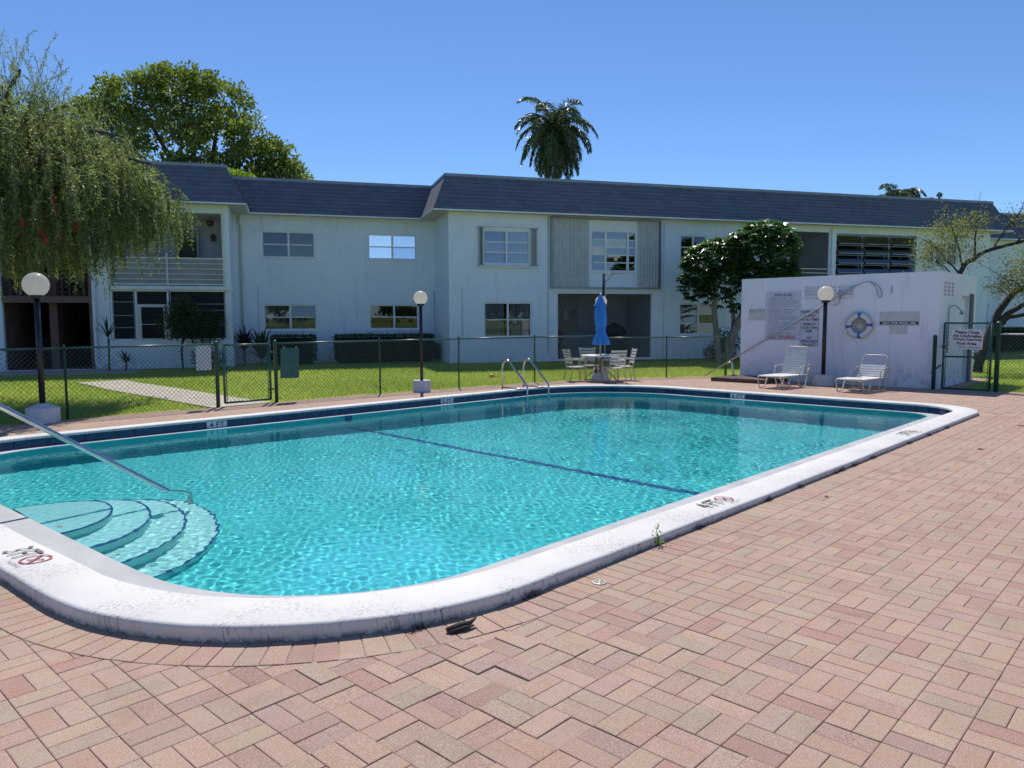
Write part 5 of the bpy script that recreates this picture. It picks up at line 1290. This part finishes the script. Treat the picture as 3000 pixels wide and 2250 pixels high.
dirv = np.c_[r1.normal(size=S) * .5, r1.normal(size=S) * .5, np.full(S, .35)]; P, D, rr_ = [], [], []
for k in range(52):
    dirv = dirv * .90 + np.c_[r1.normal(size=S) * .05, r1.normal(size=S) * .05, np.full(S, -.16)]; p = p + unit(dirv) * .03; on = p[:, 2] > z_end
    for q in range(2):
        P.append(p[on]); D.append(unit(dirv[on]) * .7 + r1.normal(size=(on.sum(), 3)) * .55); rr_.append(np.clip(tone[on] + r1.normal(size=on.sum()) * .16, 0, 1))
P = np.concatenate(P); D = np.concatenate(D); rr_ = np.concatenate(rr_)
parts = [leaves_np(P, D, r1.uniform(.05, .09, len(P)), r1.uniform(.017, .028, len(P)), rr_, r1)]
# upright young shoots along the top
P, D, rr_ = [], [], []
for s in range(120):
    u = r1.uniform(-12, -7.6) if s > 38 else r1.uniform(-9.35, -8.5); v = r1.normal(14.6, .7); z = np.interp(u, lt, zt_) - .25
    p = np.array(gp_(u, v, z)); dirv = np.array([r1.normal() * .35, r1.normal() * .35, 1.0]); h = r1.uniform(.3, .75) if s > 38 else r1.uniform(.5, 1.25); k = 0
    while k * .03 < h:
        p = p + unit(dirv) * .03; dirv += np.array([r1.normal() * .06, r1.normal() * .06, -.01]); k += 1
        for q in range(2): P.append(p.copy()); D.append(unit(dirv) + r1.normal(size=3) * .5); rr_.append(np.clip(r1.normal(.6, .2), 0, 1))
P = np.array(P); parts.append(leaves_np(P, np.array(D), r1.uniform(.05, .09, len(P)), .013, np.array(rr_), r1))
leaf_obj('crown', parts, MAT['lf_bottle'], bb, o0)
for s in range(13):
    u = r1.uniform(-9.6, -7.2); v = r1.uniform(12.7, 13.3); z = np.interp(u, lt, zb_) + r1.uniform(.05, .75); c = gp_(u, v, z) - Vector(o0); m = MB()
    for k in range(46):
        a = r1.uniform(0, 6.28); h = r1.uniform(-.07, .07); m.tube([(c.x, c.y, c.z + h), (c.x + .035 * math.cos(a), c.y + .035 * math.sin(a), c.z + h - .012)], .004, 3, False, False)
    m.tube([(c.x, c.y, c.z + .09), (c.x, c.y, c.z - .08)], .012, 5); m.build('bloom', MAT['red_bloom'], bb)

def clump_tree(lumps, n_sub, n_leaf, sub_r, L, W, r, tone=.45, up=.3):
    """lumps: (lat, dep, z, rx, rz); leaves gathered in sub-clumps over each lump"""
    P, D, T = [], [], []
    for lat, dep, z, rx_, rz_ in lumps:
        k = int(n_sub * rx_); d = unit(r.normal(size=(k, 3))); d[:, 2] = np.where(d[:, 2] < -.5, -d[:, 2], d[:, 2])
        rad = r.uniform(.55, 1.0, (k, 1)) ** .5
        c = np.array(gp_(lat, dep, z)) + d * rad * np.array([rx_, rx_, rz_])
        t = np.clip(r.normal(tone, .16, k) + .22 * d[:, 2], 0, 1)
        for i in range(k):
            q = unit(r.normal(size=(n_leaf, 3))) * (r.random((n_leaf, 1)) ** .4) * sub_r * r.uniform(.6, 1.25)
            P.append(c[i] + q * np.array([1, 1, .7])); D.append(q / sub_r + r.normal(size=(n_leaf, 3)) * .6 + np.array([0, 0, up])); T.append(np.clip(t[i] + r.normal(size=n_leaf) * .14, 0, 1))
    P = np.concatenate(P); return leaves_np(P, np.concatenate(D), r.uniform(L * .7, L * 1.2, len(P)), r.uniform(W * .7, W * 1.2, len(P)), np.concatenate(T), r, .1)

# ---- broad-leaved tree behind the left wing
r2 = np.random.default_rng(31); o0 = gp_(-13.2, 33.5); t = empty('sea_grape_tree', o0, label='large broad-leaved tree rising behind the left wing roof', cat='tree')
lum = [(-15.9, 33.5, 10.6, 1.9, 1.5), (-14.0, 33, 10.9, 1.7, 1.3), (-12.6, 33.5, 10.3, 1.6, 1.5), (-15.0, 33, 8.6, 2.4, 1.8), (-12.2, 32.5, 8.5, 2.0, 1.6), (-10.8, 33.5, 8.2, 1.5, 1.1), (-9.9, 33.3, 7.4, 1.2, .9), (-17.4, 33.5, 9.4, 1.8, 1.8), (-10.6, 33, 6.6, 1.5, 1.0), (-13.6, 34, 7.0, 3.0, 1.6)]
m = MB(); limb(m, [gp_(-13.2, 33.5, -.2), gp_(-13.1, 33.5, 3), gp_(-13.4, 33.5, 6)], .4, .3, o0, 9)
for a in lum: limb(m, [gp_(-13.4, 33.5, 5.6), gp_((a[0] - 13.4) / 2, 33.4, (a[2] + 6) / 2), gp_(a[0], a[1], a[2])], .18, .05, o0, 6)
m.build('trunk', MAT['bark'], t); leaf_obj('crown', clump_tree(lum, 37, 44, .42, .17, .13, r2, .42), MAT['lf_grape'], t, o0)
o0 = gp_(-10.9, 29); t = empty('bright_green_tree', o0, label='small bright yellow-green tree peeking over the left wing roof', cat='tree')
m = MB(); limb(m, [gp_(-10.9, 29, -.1), gp_(-10.9, 29, 3), gp_(-11, 29, 6)], .16, .08, o0); m.build('trunk', MAT['bark'], t)
leaf_obj('crown', clump_tree([(-11.2, 29, 6.5, 1.1, .75), (-10.4, 29, 6.5, .75, .6), (-11.9, 29, 6.2, .9, .7)], 60, 50, .25, .11, .08, r2, .6), MAT['lf_bright'], t, o0)

# ---- umbrella tree beside the pool house
r3 = np.random.default_rng(41); o0 = gp_(7.35, 26.0); t = empty('umbrella_tree', o0, label='glossy umbrella tree with pale twin trunks, left of pool house', cat='tree')
m = MB(); limb(m, [gp_(7.15, 26, -.1), gp_(7.05, 26, .9), gp_(6.95, 26, 1.9), gp_(7.0, 26, 2.8)], .11, .08, o0, 9, .01); limb(m, [gp_(7.45, 26, -.1), gp_(7.55, 26, .8), gp_(7.95, 26, 1.7), gp_(8.4, 26, 2.7), gp_(8.55, 26, 3.6)], .17, .08, o0, 9, .012); limb(m, [gp_(7.5, 26.1, .5), gp_(7.7, 26.3, 1.4), gp_(7.6, 26.5, 2.6)], .1, .06, o0, 8)
m.build('trunk', MAT['bark_pale'], t)
P, D, T, LL = [], [], [], []
for lat, dep, z, rx_, rz_, k in ((7.0, 26, 3.25, 1.25, 1.0, 420), (8.55, 26, 3.75, 1.25, 1.12, 480), (7.7, 26, 2.65, 1.3, .95, 330), (9.0, 26, 2.8, .85, .8, 150), (6.3, 26, 2.75, .6, .6, 90), (7.8, 25.6, 3.85, .9, .6, 120)):
    for i in range(k):
        d = unit(r3.normal(size=3)); d[2] = abs(d[2]) if r3.random() < .6 else d[2]; c = np.array(gp_(lat, dep, z)) + d * np.array([rx_, rx_, rz_]) * r3.uniform(.6, 1.0) ** .5
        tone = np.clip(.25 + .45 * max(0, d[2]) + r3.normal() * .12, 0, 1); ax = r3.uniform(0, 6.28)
        for q in range(8):
            a = ax + q * .785; P.append(c); D.append(np.array([math.cos(a), math.sin(a), -.45 + r3.normal() * .18]) + d * .25); T.append(tone + r3.normal() * .06); LL.append(r3.uniform(.17, .27))
leaf_obj('crown', leaves_np(np.array(P), np.array(D), np.array(LL), .085, np.array(T), r3, .08, 3.0), MAT['lf_sch'], t, o0)

# ---- half-bare tree at the right, behind the gate
r4 = np.random.default_rng(51); o0 = gp_(12.95, 21.0); t = empty('leaning_tree', o0, label='half-bare leaning tree with dark branches at right edge', cat='tree')
m = MB(); g = gp_
limb(m, [g(12.95, 21, -.1), g(13.1, 21, .6), g(13.35, 21, 1.3), g(13.65, 21, 1.95), g(14.2, 20.9, 2.4), g(15.2, 20.8, 2.8)], .13, .06, o0, 9, .012)
limb(m, [g(13.2, 21, .85), g(13.6, 21.1, 1.3), g(14.1, 21.2, 1.55), g(15.5, 21.3, 1.75)], .085, .05, o0, 8, .012)
limb(m, [g(13.3, 21, 1.2), g(13.9, 20.9, 1.75), g(14.6, 20.8, 2.05), g(15.6, 20.7, 2.2)], .08, .05, o0, 8, .012)
limb(m, [g(12.95, 21.4, .4), g(12.8, 21.6, 1.5), g(12.75, 21.7, 2.5), g(12.9, 21.7, 3.0), g(13.4, 21.6, 3.35), g(14.2, 21.5, 3.6), g(15.3, 21.4, 3.9)], .10, .035, o0, 8, .012)
twig_ends = []
for b0, b1, n in (((12.8, 21.7, 2.7), (11.6, 21.5, 3.7), 7), ((12.85, 21.7, 2.9), (12.4, 21.6, 4.1), 7), ((13.1, 21.6, 3.2), (13.1, 21.6, 4.4), 8), ((13.6, 21.6, 3.4), (14.3, 21.5, 4.5), 12), ((14.2, 21.5, 3.6), (15.2, 21.4, 4.4), 12), ((12.8, 21.7, 2.4), (11.9, 21.4, 3.1), 5), ((14.0, 20.9, 2.3), (13.4, 20.6, 2.5), 5), ((14.4, 20.9, 2.5), (14.3, 20.6, 3.0), 6), ((14.8, 20.8, 2.6), (15.0, 20.6, 3.2), 6)):
    a, b = g(*b0), g(*b1); limb(m, [a, a.lerp(b, .5) + Vector((0, 0, .08)), b], .03, .012, o0, 6, .01)
    for k in range(n):
        s = a.lerp(b, r4.uniform(.25, 1.0)); e = s + Vector(((b - a).normalized() * r4.uniform(.25, .6)) + Vector(r4.normal(size=3) * .24)); limb(m, [s, s.lerp(e, .5) + Vector(r4.normal(size=3) * .03), e], .011, .004, o0, 4)
        twig_ends.append(e)
m.build('trunk', MAT['bark_dark'], t)
P, D, T = [], [], []
cl = [((11.75, 21.4, 3.55), .42, 340), ((12.2, 21.5, 3.95), .45, 380), ((12.7, 21.6, 4.0), .42, 320), ((11.6, 21.3, 3.15), .34, 260), ((12.4, 21.5, 3.35), .40, 280), ((13.2, 21.6, 4.2), .38, 180), ((14.2, 21.5, 4.25), .3, 90), ((13.75, 20.6, 2.75), .5, 520), ((14.3, 20.6, 3.05), .5, 560), ((14.6, 20.5, 2.5), .5, 520), ((13.35, 20.7, 2.35), .36, 300), ((15.1, 20.6, 3.0), .6, 560), ((13.0, 21.5, 3.3), .35, 150), ((13.9, 20.7, 2.35), .4, 300)]
for c, s, n in cl:
    n = int(n * 1.5); c = np.array(g(*c)); q = r4.normal(size=(n, 3)) * s * .55; P.append(c + q); D.append(r4.normal(size=(n, 3)) + np.array([0, 0, -.1])); T.append(np.clip(r4.normal(.5, .2, n), 0, 1))
for e in twig_ends:
    n = int(r4.uniform(2, 16)); P.append(np.array(e) + r4.normal(size=(n, 3)) * .09); D.append(r4.normal(size=(n, 3))); T.append(np.clip(r4.normal(.5, .2, n), 0, 1))
P = np.concatenate(P); leaf_obj('crown', leaves_np(P, np.concatenate(D), r4.uniform(.05, .10, len(P)), r4.uniform(.022, .04, len(P)), np.concatenate(T), r4), MAT['lf_olive'], t, o0)

# ---- palms behind the roof
def palm(lat, dep, zc, label, nf, Lf, seed, group='palms behind the roof', elev=None):
    r = np.random.default_rng(seed); base = gp_(lat, dep, 0); o = empty('palm_tree', base, label=label, cat='palm tree', group=group)
    m = MB(); limb(m, [base + Vector((.3, 0, -.1)), base + Vector((.25, 0, zc * .4)), base + Vector((.05, 0, zc * .8)), base + Vector((0, 0, zc))], .17, .11, base, 9, .006); m.build('trunk', MAT['bark'], o)
    for i in range(nf):
        az = 2.4 * i + r.normal() * .2; e0 = (elev(i, nf) if elev else R(75 - 95 * (i / nf))) + r.normal() * .08; L = Lf * r.uniform(.85, 1.1)
        p = Vector((0, 0, zc)); dirv = Vector((math.cos(az) * math.cos(e0), math.sin(az) * math.cos(e0), math.sin(e0))); pts = [p.copy()]; ns = 22
        for k in range(ns): dirv = (dirv + Vector((0, 0, -.085 - .004 * k))).normalized(); p = p + dirv * (L / ns); pts.append(p.copy())
        rm = MB(); rm.tube(pts, [.028 * (1 - .85 * k / ns) for k in range(ns + 1)], 4, False)
        V, F, A = list(rm.v), [], []
        Pl, Dl, Tl, Ll = [], [], [], []; tone = r.normal(.4, .12)
        for k in range(2, ns):
            tg = (pts[k + 1] - pts[k - 1]).normalized(); side = tg.cross(Vector((0, 0, 1)));
            if side.length < .1: side = Vector((1, 0, 0))
            side.normalize()
            for sub in range(5):
                q0 = pts[k].lerp(pts[k + 1], sub / 5)
                for sg_ in (-1, 1):
                    dd = side * sg_ * .75 + tg * .55 + Vector((0, 0, -.35 - .2 * r.random())) + Vector(r.normal(size=3) * .12)
                    Pl.append(q0); Dl.append(dd); Tl.append(tone + r.normal() * .12); Ll.append(Lf * .24 * math.sin(math.pi * min(.97, .14 + .8 * k / ns)) * r.uniform(.85, 1.1))
        Vl, Fl, Al = leaves_np(np.array(Pl), np.array(Dl), np.array(Ll), .06, np.array(Tl), r, .15)
        me = np_mesh('frond', Vl, Fl, MAT['lf_palm'], {'rnd': np.clip(Al, 0, 1)}); fo = link_mesh('frond', me, o)
        link_mesh('rachis', rm.mesh('rachis', MAT['bark_pale']), fo)
    return o
palm(2.60, 46, 12.75, 'tall coconut palm rising behind the middle of the roof', 44, 3.1, 61, elev=lambda i, n: R(78 - 150 * (i / n) ** 1.15))
palm(23.1, 46, 8.55, 'palm whose crown just clears the right end of roof', 14, 2.2, 62, elev=lambda i, n: R(70 - 45 * i / n))
palm(26.2, 47, 8.0, 'palm of which only frond tips show over the roof', 8, 1.3, 63, elev=lambda i, n: R(80 - 30 * i / n))
palm(-9.1, 36, 6.2, 'small palm at right foot of the broad-leaved tree, behind roof', 10, 1.9, 64, elev=lambda i, n: R(70 - 50 * i / n))

# ---- hedges
def hedge(s0, s1, y0, y1, h, label, seed):
    r = np.random.default_rng(seed); o = empty('hedge', bpt((s0 + s1) / 2, (y0 + y1) / 2), BTH, label=label, cat='hedge', group='clipped hedges along the building'); L, W = (s1 - s0) / 2, (y1 - y0) / 2
    m = MB(); m.box(-L + .06, L - .06, -W + .06, W - .06, .02, h - .06); m.build('dark_core', MAT['core'], o)  # near-black filler box added inside the leaves, stops views through
    n = int(3200 * (s1 - s0)); P = np.c_[r.uniform(-L, L, n), r.uniform(-W, W, n), r.uniform(.12, h, n)]; f = r.integers(0, 4, n)
    P[f == 0, 1] = -W; P[f == 1, 2] = h; P[(f == 2), 0] = np.where(r.random((f == 2).sum()) < .5, -L, L); P += r.normal(size=P.shape) * .03
    nz = np.zeros_like(P); nz[f == 0, 1] = -1; nz[f == 1, 2] = 1; nz[f == 2, 0] = np.sign(P[f == 2, 0])
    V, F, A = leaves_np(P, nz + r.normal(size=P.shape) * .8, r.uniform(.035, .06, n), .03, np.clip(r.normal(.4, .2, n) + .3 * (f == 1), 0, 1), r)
    link_mesh('foliage', np_mesh('foliage', V, F, MAT['lf_hedge'], {'rnd': A}), o)
hedge(-5.85, -4.45, 1.15, 1.85, .95, 'short clipped hedge under the left windows, behind green board', 71)
hedge(-3.72, -.35, 1.15, 1.85, .95, 'long clipped hedge against the recessed wall, behind middle lamp', 72)
hedge(24.3, 27.4, .7, 1.5, 1.0, 'clipped hedge in shade beyond the pool gate', 73)
hedge(-.2, -.05, 1.6, 2.2, .6, 'small low shrub tucked in the corner of the wing', 74)

# ---- strap-leaved and shrubby plants near the building
def strap_plant(s, y, label, n, L, W, mat, seed, spread=.7, stem=.15):
    r = np.random.default_rng(seed); p = bpt(s, y); o = empty('garden_plant', p, label=label, cat='plant', group='plants along the building')
    m = MB(); m.tube([(0, 0, -.02), (.02, 0, stem)], .03, 6); m.build('stem', MAT['bark'], o)
    for i in range(n):
        a = 2.4 * i; e = r.uniform(.15, 1.2) * spread; d = Vector((math.cos(a) * math.sin(e), math.sin(a) * math.sin(e), math.cos(e))); q = Vector((0, 0, stem)); V = []; k = 6; l = L * r.uniform(.7, 1.1)
        for j in range(k + 1):
            w = W * math.sin(math.pi * min(.98, .12 + .85 * j / k)); sd = d.cross(Vector((0, 0, 1))); sd = sd.normalized() if sd.length > .05 else Vector((1, 0, 0)); V += [tuple(q - sd * w / 2), tuple(q + sd * w / 2)]; q = q + d * l / k; d = (d + Vector((0, 0, -.11 * (1 + j * .3)))).normalized()
        F = [(2 * j, 2 * j + 1, 2 * j + 3, 2 * j + 2) for j in range(k)]
        link_mesh('blade', np_mesh('blade', V, F, MAT[mat], {'rnd': np.full(len(V), r.random())}), o)
strap_plant(-6.75, 1.3, 'dark purple spiky plant beside the downspout', 48, .85, .09, 'lf_dark', 81, .9, .5)
strap_plant(-6.2, 1.2, 'green arching strap-leaved plant behind the garden gate', 26, 1.15, .12, 'lf_shrub', 82, .8, .2)
strap_plant(-10.55, -.2, 'thin bamboo-like plant against the white pilaster', 14, .7, .05, 'lf_shrub', 83, .8, 1.0)
strap_plant(-10.1, -.15, 'dark bushy potted plant under the porch window', 30, .5, .05, 'lf_dark', 84, 1.2, .25)
strap_plant(-.6, 1.9, 'small reddish plant at the end of the long hedge', 16, .5, .04, 'lf_dark', 85, .9, .15)
strap_plant(10.0, -.5, 'low weed clump at foot of right wing wall', 12, .3, .03, 'lf_shrub', 86, 1.0, .05)
def shrub(s, y, label, lumps, stem_h, mat, seed, dens=900):
    r = np.random.default_rng(seed); p = bpt(s, y); o = empty('garden_shrub', p, label=label, cat='shrub', group='shrubs along the building')
    m = MB()
    for k in range(3): m.tube([(r.normal() * .04, r.normal() * .04, -.02), (r.normal() * .06, r.normal() * .06, stem_h * .6), (r.normal() * .15, r.normal() * .15, stem_h + .1)], .018, 6)
    m.build('stem', MAT['bark_dark'], o); P, D, T = [], [], []
    for x, yy, z, rad in lumps:
        n = int(dens * rad); q = unit(r.normal(size=(n, 3))) * (r.random((n, 1)) ** .45) * rad; P.append(q + np.array([x, yy, z])); D.append(q / rad + r.normal(size=(n, 3)) * .7); T.append(np.clip(r.normal(.4, .2, n), 0, 1))
    P = np.concatenate(P); V, F, A = leaves_np(P, np.concatenate(D), r.uniform(.06, .11, len(P)), .04, np.concatenate(T), r); link_mesh('foliage', np_mesh('foliage', V, F, MAT[mat], {'rnd': A}), o)
shrub(-8.45, -.35, 'dark shrub on a thin stem before the left porch window', [(0, 0, 1.7, .5), (.35, 0, 1.4, .58), (-.25, .1, 1.4, .5), (.75, 0, 1.1, .5), (.1, 0, 1.95, .35), (1.0, .1, 1.5, .4)], .95, 'lf_shrub', 91, 1500)
shrub(-7.9, -.2, 'low dark shrub at foot of left porch wall', [(0, 0, .35, .35), (.4, 0, .3, .3)], .2, 'lf_hedge', 92)
shrub(9.6, -1.6, 'low shaded undergrowth round the umbrella tree trunks', [(0, 0, .45, .4), (.45, .1, .8, .4), (.9, 0, .5, .45), (-.5, .1, .3, .3)], .3, 'lf_shrub', 93, 1300)
wd = empty('weed', (1.07, 1.85, 0), label='small weed sprouting from the coping joint near 4 FT', cat='weed'); rw = np.random.default_rng(95); m = MB(); m.tube([(0, 0, -.01), (0, .0, .06), (-.01, .015, .12)], [.004, .003, .002], 5); m.build('stem', MAT['bark'], wd)
n = 46; P = np.c_[rw.normal(size=n) * .012, rw.normal(size=n) * .012, rw.uniform(.0, .13, n)]; P[:22, :2] *= 2.6; P[:22, 2] *= .3
V, F, A = leaves_np(P, rw.normal(size=(n, 3)) + np.array([0, 0, .3]), .032, .012, np.where(np.arange(n) < 18, .1, .85), rw); link_mesh('foliage', np_mesh('foliage', V, F, MAT['lf_bright'], {'rnd': A}), wd)

# ---- grass blades on the lawn that can be seen
rg_ = np.random.default_rng(7); n = 330000
lat = rg_.uniform(-.72, .72, n); dep = rg_.uniform(10.2, 27, n); x = CAMP.x + FD.x * dep + RD.x * lat * dep; y = CAMP.y + FD.y * dep + RD.y * lat * dep
bl_s = (x - BA[0]) * math.cos(BTH) + (y - BA[1]) * math.sin(BTH); bl_y = -(x - BA[0]) * math.sin(BTH) + (y - BA[1]) * math.cos(BTH)
ok = ~in_poly(DECK, x, y) & ~in_poly(PATH_L + PATH_R[::-1], x, y)
front = np.where(bl_s < -7.05, .45, np.where(bl_s < 0, 2.45, np.where(bl_s < 23.6, -.05, 2.5))); ok &= bl_y < front
ok &= ~((bl_s < -9.6) & (bl_y > -1.5)) & ~((x > 14.4) & (x < 17.8) & (y > 3.4) & (y < 8.1))
x, y = x[ok], y[ok]; n = len(x); h = rg_.uniform(.025, .06, n); a = rg_.uniform(0, 6.28, n); w = .007; ln = rg_.normal(size=(n, 2)) * .022
z0 = np.full(n, -.036)
V = np.stack([np.c_[x - np.cos(a) * w, y - np.sin(a) * w, z0], np.c_[x + np.cos(a) * w, y + np.sin(a) * w, z0], np.c_[x + ln[:, 0], y + ln[:, 1], z0 + h + .012]], 1).reshape(-1, 3)
tone = .45 + .25 * np.sin(x * .9 + 1) * np.cos(y * .7) + rg_.normal(size=n) * .2
MAT['blade'] = leaf_mat('grass_blade', (.25, .33, .065), (.52, .56, .18), .6, .5, .3)
grass = link_mesh('grass', np_mesh('grass', V, np.arange(3 * n).reshape(n, 3), MAT['blade'], {'rnd': np.clip(np.repeat(tone, 3), 0, 1)})); tag(grass, kind='stuff')

# ---- belt of trees on the other side of the deck (seen only in the window glass)
rt = np.random.default_rng(99); lum = [(lt_, -24 + rt.normal() * 2, rt.uniform(1.6, 3.0), rt.uniform(2.2, 3.4), rt.uniform(1.5, 2.2)) for lt_ in np.arange(-46, 48, 4)]
tl_ = link_mesh('tree_line', np_mesh('tree_line', *(lambda q: (q[0], q[1]))(clump_tree(lum, 16, 26, .8, .42, .30, rt, .4)), MAT['lf_shrub'], {'rnd': np.full(int(sum(int(16 * l[3]) for l in lum)) * 26 * 4, .5)})); tag(tl_, kind='stuff')

# ---- moss in the angle between coping and pavers
rm_ = np.random.default_rng(123); parts = []
for xx in (1.62, 2.75, 3.4, 4.25, 4.42, 4.75, 5.3, 6.6, 7.4, 8.3, -.2, -.9):
    yy = min((p for p in L_OUT if p[1] < 4), key=lambda p: abs(p[0] - xx))[1] - .012; n = 80
    P = np.c_[xx + rm_.normal(size=n) * .035, yy - np.abs(rm_.normal(size=n)) * .010, np.abs(rm_.normal(size=n)) * .012]
    parts.append(leaves_np(P, rm_.normal(size=(n, 3)) + np.array([0, -.3, .6]), .014, .007, np.full(n, .15), rm_))
tag(leaf_obj('moss', parts, MAT['lf_dark'], None, (0, 0, 0)), kind='stuff')
